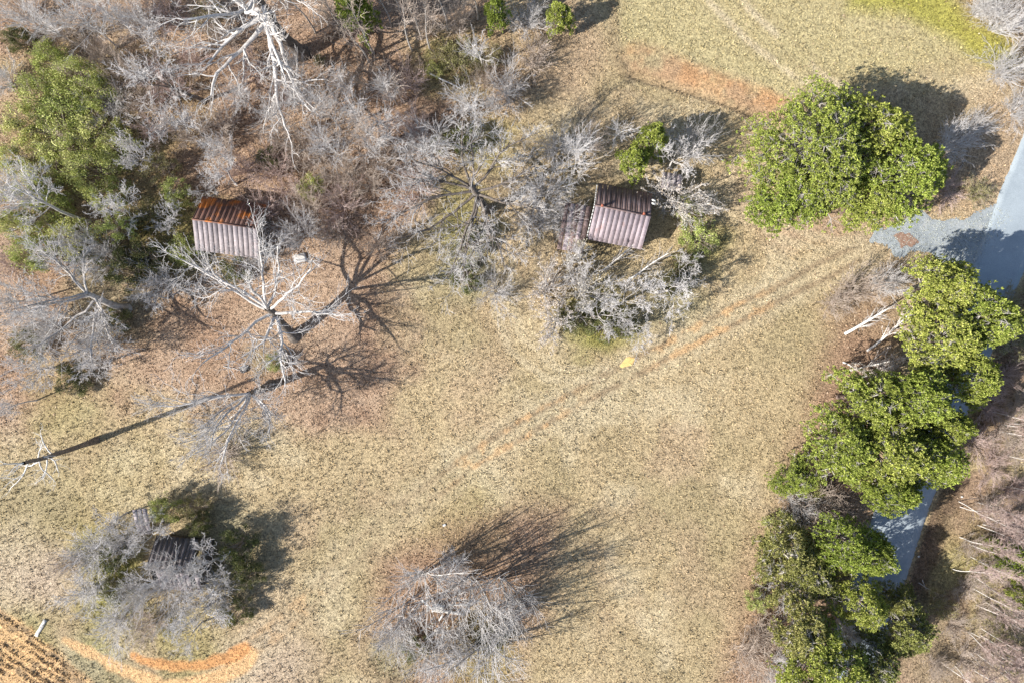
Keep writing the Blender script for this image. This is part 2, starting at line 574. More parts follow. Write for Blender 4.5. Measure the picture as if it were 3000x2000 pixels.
def flakes(n, rng):
    x, y = rng.uniform(-70, 70, n), rng.uniform(-47, 47, n)
    dens = np.maximum.reduce([poly_soft(x, y, WOODS, 3.0, 3.0, 71),
                              poly_soft(x, y, [(2460, 860), (2330, 1300), (2190, 1700), (2060, 2150), (2500, 2150), (2560, 1400), (2640, 800)], 3.5) * .8,
                              poly_soft(x, y, [(1120, 1640), (1250, 1560), (1450, 1480), (1640, 1500), (1560, 1850), (1500, 2100), (1130, 2100)], 3.0) * .8,
                              np.full(n, .06)])
    keep = (rng.random(n) < dens) & free_of_road(x, y)
    x, y = x[keep], y[keep]
    n = len(x)
    z = ground_height(x, y) + rng.uniform(.01, .06, n)
    u = norm(rng.normal(size=(n, 3)) * np.array([1, 1, .35]))
    w = norm(np.cross(u, norm(rng.normal(size=(n, 3)) * .5 + np.array([0, 0, 1]))))
    s = rng.uniform(.06, .13, (n, 1))
    P = np.stack([x, y, z], -1)
    Vt = np.stack([P - u * s, P - w * s * .6, P + u * s, P + w * s * .6], 1).reshape(-1, 3)
    return np_mesh('fallen_leaves', Vt, [np.arange(len(Vt)).reshape(-1, 4)], M_litter)


obj('fallen_leaves', flakes(120000, np.random.default_rng(32)), kind='stuff')

# road: asphalt slab with ragged edges
m, nt, b = new_mat('asphalt')
c = ramp(nt, noise(nt, .35, 3, .6), [(.3, (.27, .315, .35)), (.7, (.33, .38, .415))])
c = mixc(nt, c, ramp(nt, noise(nt, 14, 3, .7), [(.3, g3(.78)), (.7, g3(1.2))]), 1.0, 'MULTIPLY')
nt.links.new(c, b.inputs['Base Color'])
bump(nt, b, noise(nt, 30, 3, .7), .4, .02)
M_asphalt = m
P = pline(ROAD_R)
dens_p = np.concatenate([P[i] + (P[i + 1] - P[i]) * np.linspace(0, 1, 60, endpoint=False)[:, None] for i in range(len(P) - 1)] + [P[-1:]])
tg = norm(np.gradient(dens_p, axis=0))
nl = np.stack([tg[:, 1], -tg[:, 0]], -1)          # towards the left edge (photo)
wr = ROAD_W / PPM * .93
rng = np.random.default_rng(5)
je, jw = rng.normal(0, .04, len(dens_p)), rng.normal(0, .06, len(dens_p))
cols = [0.0, .12, .5, .88, 1.0]
rows = []
for j, t in enumerate(cols):
    off = t * wr + (je if j == 0 else jw if j == 4 else 0)
    q = dens_p + nl * np.reshape(np.broadcast_to(off, (len(dens_p),)), (-1, 1))
    rows.append(np.column_stack([q, np.full(len(q), [.02, .035, .06, .035, .02][j])]))
skirt0, skirt1 = rows[0].copy(), rows[-1].copy()
skirt0[:, 2] = skirt1[:, 2] = -.12
A = np.stack([skirt0] + rows + [skirt1], 1)
k = A.shape[1]
ii = np.arange(A.shape[0] * k).reshape(-1, k)
obj('road', np_mesh('road', A.reshape(-1, 3), [np.stack([ii[:-1, :-1], ii[:-1, 1:], ii[1:, 1:], ii[1:, :-1]], -1).reshape(-1, 4)], M_asphalt, False), kind='structure')


def sheet(name, Ppx, z, mat, jitter, seed, hfun=None):
    """an irregular flat patch lying on the ground (a fan of rings around its middle)"""
    rng = np.random.default_rng(seed)
    P = pline(Ppx)
    P = np.vstack([P, P[:1]])
    Q = np.concatenate([P[i] + (P[i + 1] - P[i]) * np.linspace(0, 1, 10, endpoint=False)[:, None] for i in range(len(P) - 1)])
    Q = Q + rng.normal(0, jitter, Q.shape)
    ctr = Q.mean(0)
    rings = [ctr + (Q - ctr) * t for t in (1.0, .85, .6, .3, .02)]
    n = len(Q)
    zs = [z - .05, z, z + .01, z + .012, z + .012]
    VV = np.concatenate([np.column_stack([r, np.full(n, zz)]) for r, zz in zip(rings, zs)])
    f = []
    for r in range(len(rings) - 1):
        a = np.arange(n) + r * n
        bb = np.roll(np.arange(n), -1) + r * n
        f.append(np.stack([a, bb, bb + n, a + n], -1))
    return np_mesh(name, VV, [np.concatenate(f)], mat)


def grid_sheet(name, Ppx, z, mat, res, nz, seed):
    P = pline(Ppx)
    lo, hi = P.min(0) - 1, P.max(0) + 1
    ax_, ay_ = np.arange(lo[0], hi[0], res), np.arange(lo[1], hi[1], res)
    XX, YY = np.meshgrid(ax_, ay_)
    m_ = poly_soft(XX, YY, Ppx, .6, nz, seed, 1.6)
    q = m_[:-1, :-1] + m_[1:, 1:] + m_[:-1, 1:] + m_[1:, :-1] > 2
    ii_ = np.arange(XX.size).reshape(XX.shape)
    ff = np.stack([ii_[:-1, :-1], ii_[:-1, 1:], ii_[1:, 1:], ii_[1:, :-1]], -1)[q]
    used, inv = np.unique(ff, return_inverse=True)
    rr_ = np.random.default_rng(seed)
    VV = np.stack([XX.ravel() + rr_.normal(0, res * .2, XX.size), YY.ravel() + rr_.normal(0, res * .2, XX.size), z + rr_.normal(0, .004, XX.size)], -1)[used]
    return np_mesh(name, VV, [inv.reshape(-1, 4)], mat)


m, nt, b = new_mat('gravel')
c = ramp(nt, noise(nt, .6, 4, .7), [(.3, (.20, .225, .24)), (.55, (.30, .33, .345)), (.75, (.36, .37, .36))])
c = mixc(nt, c, ramp(nt, noise(nt, 9, 4, .8), [(.3, g3(.6)), (.5, g3(1.0)), (.72, g3(1.55))]), 1.0, 'MULTIPLY')
nt.links.new(c, b.inputs['Base Color'])
bump(nt, b, noise(nt, 16, 4, .8), .8, .05)
M_gravel = m
obj('driveway', grid_sheet('driveway', DRIVE, .015, M_gravel, .15, .9, 3), kind='structure')
M_mud = mat_plain('brown_mud', [(.3, (.16, .095, .07)), (.55, (.28, .18, .13)), (.7, (.38, .30, .25))], 3.0, .7, 5, .3, .5)
for nm, poly in (('dirt_patch', [(2615, 690), (2640, 684), (2650, 695), (2634, 703)]), ('dirt_patch', [(2636, 704), (2664, 682), (2680, 700), (2694, 712), (2670, 724), (2650, 716), (2640, 726)])):
    obj(nm, grid_sheet(nm, poly, .05, M_mud, .08, .5, 9), kind='structure')
# loose gravel stones along the drive
rng = np.random.default_rng(44)
n = 1500
t = rng.uniform(0, 1, n)
Pd = pline(DRIVE)
dmin, dmax = Pd.min(0) - .4, Pd.max(0) + .4
gxs = rng.uniform(dmin, dmax, (n * 2, 2))
gxs = gxs[poly_soft(gxs[:, 0], gxs[:, 1], DRIVE, 1.2) > rng.uniform(.1, .9, len(gxs))]
g = MB()
oct_v = np.array([[1, 0, 0], [-1, 0, 0], [0, 1, 0], [0, -1, 0], [0, 0, 1], [0, 0, -1]], dtype=np.float32)
oct_f = np.array([[0, 2, 4], [2, 1, 4], [1, 3, 4], [3, 0, 4], [2, 0, 5], [1, 2, 5], [3, 1, 5], [0, 3, 5]])
for q in gxs:
    g.add(oct_v * rng.uniform(.03, .085, 3) * np.array([1, 1, .6]) + np.array([q[0], q[1], .05]), oct_f)
M_stone = mat_island('gravel_stone', [(0, (.25, .25, .25)), (.6, (.45, .46, .46)), (1, (.66, .66, .64))])
obj('gravel', g.mesh('gravel', M_stone), kind='stuff')

# muddy puddle in the wheel track
m, nt, b = new_mat('muddy_water')
nt.links.new(ramp(nt, noise(nt, 1.0, 2), [(.3, (.66, .45, .17)), (.7, (.72, .52, .22))]), b.inputs['Base Color'])
b.inputs['Roughness'].default_value = .12
b.inputs['Specular IOR Level'].default_value = .5
PUD = [(1814, 1073), (1818, 1066), (1824, 1058), (1830, 1052), (1836, 1045), (1846, 1043), (1852, 1047), (1865, 1046), (1861, 1055), (1856, 1062), (1853, 1069), (1844, 1072), (1834, 1074), (1822, 1078)]
cz = float(ground_height(np.array([W(1838, 1060)[0]]), np.array([W(1838, 1060)[1]]))[0])
M_water = m
obj('puddle', sheet('puddle', PUD, cz + .09, M_water, .015, 4), kind='structure')

# clods and dark stubble on the ploughed corner
rng = np.random.default_rng(45)
n = 30000
x, y = rng.uniform(-70, -45, n), rng.uniform(-47, -30, n)
q = -x * PL_DIR[1] + y * PL_DIR[0]
keep = (poly_soft(x, y, PLOUGH, .4) > .5) & (rng.random(n) < .10 + .75 * (np.sin(q * 2 * math.pi / .95) > .1) * sstep(.35, .6, fbm(x, y, 2.2, 401)))
x, y = x[keep], y[keep]
g = MB()
zz = ground_height(x, y)
n = len(x)
sc = rng.uniform(.03, .13, (n, 1, 3)) * np.array([1, 1, .8])
VV = oct_v[None] * sc * (1 + rng.normal(0, .2, (n, 6, 1))) + np.stack([x, y, zz + .02], -1)[:, None, :]
FF = oct_f[None] + (np.arange(n) * 6)[:, None, None]
M_clod = mat_island('soil_clod', [(0, (.10, .06, .045)), (.45, (.24, .14, .085)), (.55, (.48, .29, .15)), (1, (.62, .40, .21))])
obj('soil_clods', np_mesh('soil_clods', VV.reshape(-1, 3), [FF.reshape(-1, 3)], M_clod), kind='stuff')


# ------------------------------------------------------------------ plants: vectorised branching
def grow(rng, S, D, L, R, n, wob, trop, taper=.4):
    N = len(S)
    pts = np.zeros((N, n + 1, 3))
    pts[:, 0] = S
    d = norm(D)
    for i in range(n):
        d = norm(d + rng.normal(0, wob, (N, 3)) + np.array([0, 0, trop]))
        pts[:, i + 1] = pts[:, i] + d * (L / n)[:, None]
    rad = R[:, None] * np.linspace(1, taper, n + 1)
    return pts, rad


def spawn(rng, pts, rad, L, m, t0, t1, ang, lenf, radf, tip=True, up=0.0, minr=.012):
    N, n1, _ = pts.shape
    n = n1 - 1
    t = t0 + (t1 - t0) * (np.arange(m)[None] + rng.random((N, m))) / m
    if tip:
        t[:, -1] = 1.0
    f = np.minimum(t * n, n - 1e-4)
    i = f.astype(int)
    fr = f - i
    r_ = np.arange(N)[:, None]
    p0, p1 = pts[r_, i], pts[r_, i + 1]
    pos = p0 + (p1 - p0) * fr[..., None]
    d = norm(p1 - p0)
    rr = rad[r_, i] * (1 - fr) + rad[r_, i + 1] * fr
    a = rng.normal(ang, .22, (N, m))
    if tip:
        a[:, -1] *= .35
    perp = norm(np.cross(d, norm(rng.normal(size=(N, m, 3)))))
    cd = d * np.cos(a)[..., None] + perp * np.sin(a)[..., None]
    cd[..., 2] += up
    cl = L[:, None] * lenf * (1 - .45 * t) * rng.uniform(.6, 1.25, (N, m))
    cr = np.maximum(rr * radf * rng.uniform(.75, 1.1, (N, m)), minr)
    return pos.reshape(-1, 3), norm(cd.reshape(-1, 3)), cl.ravel(), cr.ravel()


def tubes(pts, rad, k):
    N, R, _ = pts.shape
    tg = norm(np.gradient(pts, axis=1))
    md = norm(pts[:, -1] - pts[:, 0])
    ref = np.where((np.abs(md[:, 2:]) < .8), np.array([[0, 0, 1.]]), np.array([[1., 0, 0]]))
    u = norm(np.cross(tg, ref[:, None, :]))
    v = np.cross(tg, u)
    a = np.arange(k) * 2 * math.pi / k
    Vt = pts[:, :, None, :] + rad[:, :, None, None] * (u[:, :, None, :] * np.cos(a)[:, None] + v[:, :, None, :] * np.sin(a)[:, None])
    id_ = np.arange(N * R * k).reshape(N, R, k)
    q = np.stack([id_[:, :-1], np.roll(id_, -1, 2)[:, :-1], np.roll(id_, -1, 2)[:, 1:], id_[:, 1:]], -1).reshape(-1, 4)
    return Vt.reshape(-1, 3), q


def tube_mesh(name, layers, mat):
    b = MB()
    for pts, rad, k in layers:
        if len(pts):
            b.add(*tubes(pts, rad, k))
    return b.mesh(name, mat, True)


def leaves_geom(rng, P, s0, s1, up=.6, aspect=.55):
    n = len(P)
    nrm = norm(rng.normal(size=(n, 3)) + np.array([0, 0, up]))
    u = norm(np.cross(nrm, norm(rng.normal(size=(n, 3)))))
    w = np.cross(nrm, u)
    s = rng.uniform(s0, s1, (n, 1))
    Vt = np.stack([P - u * s, P - w * s * aspect, P + u * s, P + w * s * aspect], 1).reshape(-1, 3)
    return Vt, np.arange(len(Vt)).reshape(-1, 4)


def oak(seed, trunk_h, lean, r0, limbs, nk=(7, 6, 4, 2), bark=M_bark_oak, twig=M_twig_pale, twr=.016, dead=False, tbark=None, up0=.03, wob=.2, trunk_curve=.06):
    """limbs: list of (azimuth deg in world, elevation deg, length m, start fraction). Returns part list."""
    rng = np.random.default_rng(seed)
    S = np.zeros((1, 3))
    S[0, 2] = -.25
    D = np.array([[lean[0], lean[1], 1.0]])
    tp, tr = grow(rng, S, D, np.array([trunk_h + .25]), np.array([r0]), 10, trunk_curve, .0, .55)
    tr[:, 0] *= 1.5
    tr[:, 1] *= 1.15
    parts = [('trunk', tube_mesh('trunk', [(tp, tr, 10)], tbark or bark))]
    tw = []
    for (az, el, ln, t) in limbs:
        f = min(t * 10, 9.999)
        i = int(f)
        p = tp[0, i] + (tp[0, i + 1] - tp[0, i]) * (f - i)
        a, e = math.radians(az), math.radians(el)
        d = np.array([[math.cos(a) * math.cos(e), math.sin(a) * math.cos(e), math.sin(e)]])
        R = np.array([r0 * (.52 if ln > 4 else .38) * (1 - .45 * t)])
        L = np.array([float(ln)])
        lp, lr = grow(rng, p[None], d, L, R, 9, wob * .75, up0, .38)
        s2 = spawn(rng, lp, lr, L, nk[0], .25, 1, .75, .62, .62, True, .08)
        p2, r2 = grow(rng, *s2, 6, wob, up0, .4)
        parts.append(('limb', tube_mesh('limb', [(lp, lr, 7), (p2, r2, 5)], bark)))
        s3 = spawn(rng, p2, r2, s2[2], nk[1], .2, 1, .75, .58, .6, True, .1, .02)
        p3, r3 = grow(rng, *s3, 4, wob, up0, .45)
        tw.append((p3, r3, 4))
        if nk[2]:
            s4 = spawn(rng, p3, r3, s3[2], nk[2], .2, 1, .7, .6, .6, True, .1, twr)
            p4, r4 = grow(rng, *s4, 3, wob, up0, .5)
            tw.append((p4, r4, 3))
            if nk[3]:
                s5 = spawn(rng, p4, r4, s4[2], nk[3], .25, 1, .65, .7, .75, True, .1, twr)
                p5, r5 = grow(rng, *s5, 2, wob * .8, up0, .6)
                tw.append((p5, r5, 3))
    parts.append(('crown', tube_mesh('crown', tw, twig)))
    return parts


def sapling(seed, h, r, r0=.11, n1=34, bark=M_bark_pale, twig=M_twig_pale, nk=(7, 4), t0=.25, ang=.75, bend=.035):
    rng = np.random.default_rng(seed)
    tp, tr = grow(rng, np.array([[0, 0, -.15]]), np.array([[rng.normal(0, .05), rng.normal(0, .05), 1]]), np.array([h + .15]), np.array([r0]), 10, bend, .02, .12)
    s1 = spawn(rng, tp, tr, np.array([r * 1.7]), n1, t0, 1, ang, 1.0, .5, True, .1, .02)
    p1, r1 = grow(rng, *s1, 5, .12, .06, .4)
    s2 = spawn(rng, p1, r1, s1[2], nk[0], .15, 1, .6, .5, .6, True, .05, .02)
    p2, r2 = grow(rng, *s2, 3, .14, .04, .5)
    s3 = spawn(rng, p2, r2, s2[2], nk[1], .2, 1, .6, .6, .7, True, .05, .017)
    p3, r3 = grow(rng, *s3, 2, .14, .04, .6)
    return [('trunk', tube_mesh('trunk', [(tp, tr, 7)], bark)), ('crown', tube_mesh('crown', [(p1, r1, 4), (p2, r2, 3), (p3, r3, 3)], twig))]


def brush(seed, h, r, stems=22, twig=M_twig_tan, stem_m=None, nk=(7, 3), r0=.035, wob=.12, spread=.55, leaf=None, nleaf=0, minr=.018):
    rng = np.random.default_rng(seed)
    az = rng.uniform(0, 2 * math.pi, stems)
    sp = np.sqrt(rng.random(stems)) * spread
    S = np.stack([np.cos(az) * r * .25 * sp, np.sin(az) * r * .25 * sp, np.full(stems, -.1)], -1)
    D = np.stack([np.cos(az) * sp * 1.8 * r / h, np.sin(az) * sp * 1.8 * r / h, np.ones(stems)], -1)
    L = rng.uniform(.75, 1.15, stems) * math.hypot(h, r * .6)
    p1, r1 = grow(rng, S, D, L, np.full(stems, r0) * rng.uniform(.7, 1.3, stems), 7, wob, -.01, .35)
    s2 = spawn(rng, p1, r1, L, nk[0], .2, 1, .6, .42, .6, True, .05, minr)
    p2, r2 = grow(rng, *s2, 3, wob, .02, .5)
    s3 = spawn(rng, p2, r2, s2[2], nk[1], .15, 1, .65, .6, .75, True, .05, minr * .9)
    p3, r3 = grow(rng, *s3, 2, wob, .02, .6)
    parts = [('stem', tube_mesh('stem', [(p1, r1, 5)], stem_m or twig)), ('crown', tube_mesh('crown', [(p2, r2, 3), (p3, r3, 3)], twig))]
    if leaf:
        P = p3.reshape(-1, 3)
        P = P[rng.integers(0, len(P), nleaf)] + rng.normal(0, .12, (nleaf, 3))
        Vt, Ft = leaves_geom(rng, P, .05, .12)
        parts.append(('foliage', np_mesh('foliage', Vt, [Ft], leaf)))
    return parts


def leafy(seed, h, r, nleaf=9000, leaf=M_leaf, twig=M_twig_tan, lobes=34, s=(.05, .11), up=.5):
    """evergreen shrub: stems plus thousands of leaves in uneven lobes"""
    rng = np.random.default_rng(seed)
    az = rng.uniform(0, 2 * math.pi, lobes)
    rr = np.sqrt(rng.random(lobes)) * r * .86
    zz = h * (.95 - .6 * (rr / r) ** 1.5) * rng.uniform(.45, 1.0, lobes)
    ctr = np.stack([np.cos(az) * rr, np.sin(az) * rr, zz], -1)
    S = np.stack([np.cos(az) * .2, np.sin(az) * .2, np.full(lobes, -.1)], -1)
    d = ctr - S
    L = np.linalg.norm(d, axis=1)
    p1, r1 = grow(rng, S, d, L * 1.1, np.full(lobes, .05), 6, .08, .02, .3)
    s2 = spawn(rng, p1, r1, L, 14, .4, 1, .7, .4, .6, True, .05, .016)
    p2, r2 = grow(rng, *s2, 3, .15, .02, .5)
    w = rng.uniform(.6, 1.4, lobes)
    pick = rng.choice(lobes, nleaf, p=w / w.sum())
    rad = rng.uniform(.14, .36, lobes) * r
    off = norm(rng.normal(size=(nleaf, 3))) * (rng.random((nleaf, 1)) ** .45)
    P = ctr[pick] + off * rad[pick][:, None] * np.array([1, 1, .8])
    P = P + rng.normal(0, .12, P.shape)
    hole = vnoise(P[:, 0] + P[:, 2], P[:, 1] + 7, .55, seed + 9) > .36
    P = P[hole]
    P[:, 2] = np.maximum(P[:, 2], .1)
    Vt, Ft = leaves_geom(rng, P, s[0], s[1], up)
    return [('stem', tube_mesh('stem', [(p1, r1, 5), (p2, r2, 3)], twig)), ('foliage', np_mesh('foliage', Vt, [Ft], leaf))]


def pine(seed, h, r, lobes=70, puffs=36, blades=12, needle=M_needle, bark=M_bark_pine, flat=1.0, zlo=.42, plen=(.13, .27), deadw=8):
    """evergreen with a dense crown of needle tufts on spreading limbs"""
    rng = np.random.default_rng(seed)
    tp, tr = grow(rng, np.array([[0, 0, -.2]]), np.array([[rng.normal(0, .04), rng.normal(0, .04), 1]]), np.array([h * .93]), np.array([.035 * h]), 9, .03, .02, .25)
    az = rng.uniform(0, 2 * math.pi, lobes)
    q = np.sqrt((np.arange(lobes) + .5) / lobes)
    q = q * rng.uniform(.85, 1.08, lobes)
    ragged = 1 + .16 * np.sin(az * 3 + seed) + .10 * np.sin(az * 7 + seed * 2)
    rr = q * r * .88 * ragged
    zz = h * (zlo + (1 - zlo) * (1 - np.clip(q, 0, 1) ** 1.7 * .92) * rng.uniform(.82, 1.0, lobes))
    ctr = np.stack([np.cos(az) * rr, np.sin(az) * rr, zz], -1)
    # limbs from trunk to each lobe
    t = np.clip((zz / h - .18) * .95, .2, .97)
    f = np.minimum(t * 9, 8.99)
    i = f.astype(int)
    S = tp[0, i] + (tp[0, i + 1] - tp[0, i]) * (f - i)[:, None]
    d = ctr - S
    L = np.linalg.norm(d, axis=1)
    p1, r1 = grow(rng, S, d, L, np.clip(L * .018, .03, .11), 5, .06, .0, .35)
    end = p1[:, -1]
    lr = rng.uniform(.6, 1.35, lobes) * r * .14 + .35
    n = lobes * puffs
    o = norm(rng.normal(size=(n, 3)) + np.array([0, 0, .35]))
    o = o * (.45 + .6 * rng.random((n, 1)) ** .5) * np.array([1, 1, .6 * flat])
    pc = np.repeat(end, puffs, 0) + o * np.repeat(lr, puffs)[:, None]
    gapn = vnoise(pc[:, 0] + pc[:, 2] * .5, pc[:, 1] + 9, .8, seed + 3)
    pc[:, 2] -= (gapn < .3) * rng.uniform(.6, 1.6, n)
    # twigs from limb end to puffs
    k = rng.integers(0, n, n // 3)
    S2 = np.repeat(end, puffs, 0)[k]
    d2 = pc[k] - S2
    p2, r2 = grow(rng, S2, d2, np.linalg.norm(d2, axis=1), np.full(len(k), .022), 2, .05, 0, .5)
    # blades
    out = norm(np.repeat(o, blades, 0) * .9 + rng.normal(size=(n * blades, 3)) + np.array([0, 0, .45]))
    ln = rng.uniform(plen[0], plen[1], (n * blades, 1)) * np.repeat(rng.uniform(.8, 1.2, n), blades)[:, None]
    sd = norm(np.cross(out, rng.normal(size=(n * blades, 3)))) * rng.uniform(.035, .07, (n * blades, 1))
    b0 = np.repeat(pc, blades, 0) + out * ln * .1
    Vt = np.stack([b0 - sd * .6, b0 + out * ln * .55 + sd, b0 + out * ln, b0 + out * ln * .5 - sd], 1).reshape(-1, 3)
    parts = [('trunk', tube_mesh('trunk', [(tp, tr, 9)], bark)), ('branch', tube_mesh('branch', [(p1, r1, 5), (p2, r2, 3)], M_bark_oak)),
             ('crown', np_mesh('crown', Vt, [np.arange(len(Vt)).reshape(-1, 4)], needle))]
    return parts


def put(name, parts, label, cat, xy, rotz=0, scale=(1, 1, 1), group=None, tilt=None):
    gz = float(ground_height(np.array([xy[0]]), np.array([xy[1]]))[0])
    t = thing(name, label, cat, (xy[0], xy[1], gz), rotz, scale, group)
    if tilt:
        t.rotation_euler = (tilt[0], tilt[1], rotz)
    for pn, me in parts:
        o = bpy.data.objects.new(pn, me)
        o.parent = t
        COL.objects.link(o)
    return t


# ------------------------------------------------------------------ buildings
M_tin_dark = None


def mat_tin(name, stops, rust=None):
    m, nt, b = new_mat(name)
    oi = nt.nodes.new('ShaderNodeObjectInfo')
    geo = nt.nodes.new('ShaderNodeNewGeometry')
    c = ramp(nt, noise(nt, .9, 4, .65), stops)
    v = ramp(nt, oi.outputs['Random'], [(0, g3(.78)), (1, g3(1.18))])
    c = mixc(nt, c, v, 1.0, 'MULTIPLY')
    if rust:
        f = ramp(nt, noise(nt, .42, 3, .55), [(.53, (0, 0, 0)), (.62, (1, 1, 1))])
        c = mixc(nt, c, rust, f)
    f2 = ramp(nt, noise(nt, 5, 3, .7), [(.3, g3(.8)), (.7, g3(1.15))])
    c = mixc(nt, c, f2, 1.0, 'MULTIPLY')
    nt.links.new(c, b.inputs['Base Color'])
    b.inputs['Roughness'].default_value = .7
    b.inputs['Metallic'].default_value = .0
    return m


M_tin_rust = mat_tin('rusty_tin', [(.35, (.10, .06, .05)), (.65, (.19, .10, .075))], (.44, .15, .035))
M_tin_grey = mat_tin('grey_tin', [(.3, (.26, .23, .24)), (.7, (.36, .32, .33))])
M_tin_brown = mat_tin('brown_tin', [(.3, (.13, .10, .095)), (.5, (.20, .14, .13)), (.75, (.24, .20, .20))])
M_tin_lav = mat_tin('lavender_tin', [(.3, (.25, .20, .215)), (.55, (.34, .29, .31)), (.8, (.30, .19, .18))])
M_tin_black = mat_tin('dark_tin', [(.3, (.09, .08, .08)), (.7, (.16, .14, .14))])
M_wood = mat_plain('weathered_boards', [(.3, (.10, .085, .07)), (.7, (.21, .185, .16))], 2.0, .9)
M_white = mat_plain('white_paint', [(.3, (.55, .54, .51)), (.7, (.78, .77, .74))], 5.0, .7)
M_red = mat_plain('red_brick', [(.3, (.28, .09, .055)), (.7, (.40, .14, .09))], 8.0, .9)
M_scrap = mat_plain('scrap_board', [(.3, (.50, .47, .43)), (.7, (.72, .69, .65))], 4.0, .8)


def panel_mesh(name, w, L, mat):
    """one tin sheet with a raised seam; origin at its ridge end, running to -Y"""
    b = MB()
    b.box((0, -L / 2, 0), (w - .07, L, .015))
    b.box((w / 2 - .055, -L / 2, .03), (.035, L, .05))
    return b.mesh(name, mat)


def shed(name, label, xy, rotz, length, halves, eave, ridge, mats, npan, gap=(), cat='shed'):
    """gabled shed; local X along the ridge, +Y to the photo's top. halves = horizontal run of the upper and lower slopes."""
    t = thing(name, label, cat, (xy[0], xy[1], 0), rotz)
    up, lo = halves
    w = length / npan
    for side, run, mat in ((1, up, mats[0]), (-1, lo, mats[1])):
        L = math.hypot(run, ridge - eave) + .25
        pm = panel_mesh('roof_panel', w, L, mat)
        ang = math.atan2(ridge - eave, run)
        for i in range(npan):
            if (side, i) in gap:
                continue
            o = bpy.data.objects.new('roof_panel', pm)
            o.parent = t
            o.location = (-length / 2 + w * (i + .5), 0, ridge + .04 + (0.006 if i % 2 else 0))
            o.rotation_euler = (ang, 0, math.pi if side == 1 else 0)
            COL.objects.link(o)
        # purlins under the sheets
    b = MB()
    for side, run in ((1, up), (-1, lo)):
        ang = math.atan2(ridge - eave, run)
        for fx in np.linspace(-length / 2 + .15, length / 2 - .15, 6):
            R = np.array(Matrix.Rotation(-side * ang, 3, 'X'))
            b.box((fx, side * run / 2, (ridge + eave) / 2 - .12), (.09, math.hypot(run, ridge - eave), .12), R)
    obj('rafter', b.mesh('rafter', M_wood), t)
    b = MB()
    b.box((0, 0, ridge + .075), (length + .04, .16, .03))
    obj('ridge_cap', b.mesh('ridge_cap', mats[0]), t)
    # walls
    iu, il, hl = up - .35, lo - .35, length / 2 - .3
    for sx in (-1, 1):
        b = MB()
        x0, x1 = sx * hl, sx * (hl - .1)
        prof = [(-il, 0), (iu, 0), (iu, eave + .1), (0, ridge - .12), (-il, eave + .1)]
        VV = [(x0, py, pz) for py, pz in prof] + [(x1, py, pz) for py, pz in prof]
        b.add(VV, [[0, 1, 2, 4], [5, 9, 7, 6]])
        b.add(VV, [[2, 3, 4], [7, 9, 8]])
        for j in range(5):
            k = (j + 1) % 5
            b.add([VV[j], VV[k], VV[k + 5], VV[j + 5]], [[0, 1, 2, 3]])
        for yy in np.arange(-il + .2, iu, .3):                     # battens
            b.box((sx * (hl + .012), yy, eave * .5), (.025, .06, eave))
        obj('gable_wall', b.mesh('gable_wall', M_wood), t)
    for yy in (iu, -il):
        b = MB()
        sgn = 1 if yy > 0 else -1
        b.box((0, yy - sgn * .05, (eave + .05) / 2), (2 * hl - .22, .1, eave + .05))
        for xx in np.arange(-hl + .25, hl - .15, .3):
            b.box((xx, yy + sgn * .012, eave * .5), (.06, .025, eave))
        obj('side_wall', b.mesh('side_wall', M_wood), t)
    return t


S1 = W(660, 657, 4.6)
shed1 = shed('tin_roofed_shed', 'small shed with a rust-orange and brown tin roof beneath the big bare oak', S1, math.radians(-8), 7.6, (2.9, 3.1), 3.0, 4.7,
             (M_tin_rust, M_tin_grey), 13)
S2 = W(1826, 618, 5.2)
house = shed('abandoned_house', 'abandoned house with brown standing-seam tin roof and two vent pipes on the ridge', S2, math.radians(-11), 6.5, (2.9, 3.4), 3.2, 5.1,
             (M_tin_brown, M_tin_lav), 11, cat='house')  # tin colours also carry the upper slope's shade and the lower's sunlight
for xx in (-2.5, 2.35):
    b = MB()
    b.box((xx, .06, 5.35), (.2, .2, .55))
    b.box((xx, .06, 5.66), (.28, .28, .05))
    obj('vent_pipe', b.mesh('vent_pipe', M_red), house)
# white barge boards: a row of short rafter tails along the left gable, two boards at the right corner
for side, run in ((1, 2.9), (-1, 3.4)):
    ang = math.atan2(1.9, run)
    R = np.array(Matrix.Rotation(-side * ang, 3, 'X'))
    for k_ in range(9):
        tt = (k_ + .5) / 9
        b = MB()
        b.box((0, 0, 0), (.10, run / 9 * .86, .07), R)
        obj('rafter_tail', b.mesh('rafter_tail', M_white), house, (-3.36, side * run * tt, 5.1 - 1.9 * tt + .03))
for dy in (1.75, 2.2):
    b = MB()
    b.box((3.45, dy, 5.1 - 1.9 * dy / 2.9 + .02), (.5, .22, .08))
    obj('barge_board', b.mesh('barge_board', M_white), house)
# lean-to on the left of the house
rot = math.radians(-11)
t = thing('porch_roof', 'low dark lean-to roof joined to the left gable of the abandoned house', 'lean-to', (*W(1688, 668, 2.6), 0), rot)
for i in range(5):
    pm = panel_mesh('roof_panel', .62, 5.6, M_tin_lav if i % 2 else M_tin_brown)
    o = obj('roof_panel', pm, t, (-1.5 + .63 * i, 2.8, 2.2 + .10 * i), 0)
    o.rotation_euler = (.02, -math.atan2(.10, .63), 0)
b = MB()
for px_ in (-1.6, 1.1):
    for py_ in (-2.6, 0, 2.6):
        b.box((px_, py_, 1.05), (.12, .12, 2.1))
obj('post', b.mesh('post', M_wood), t)
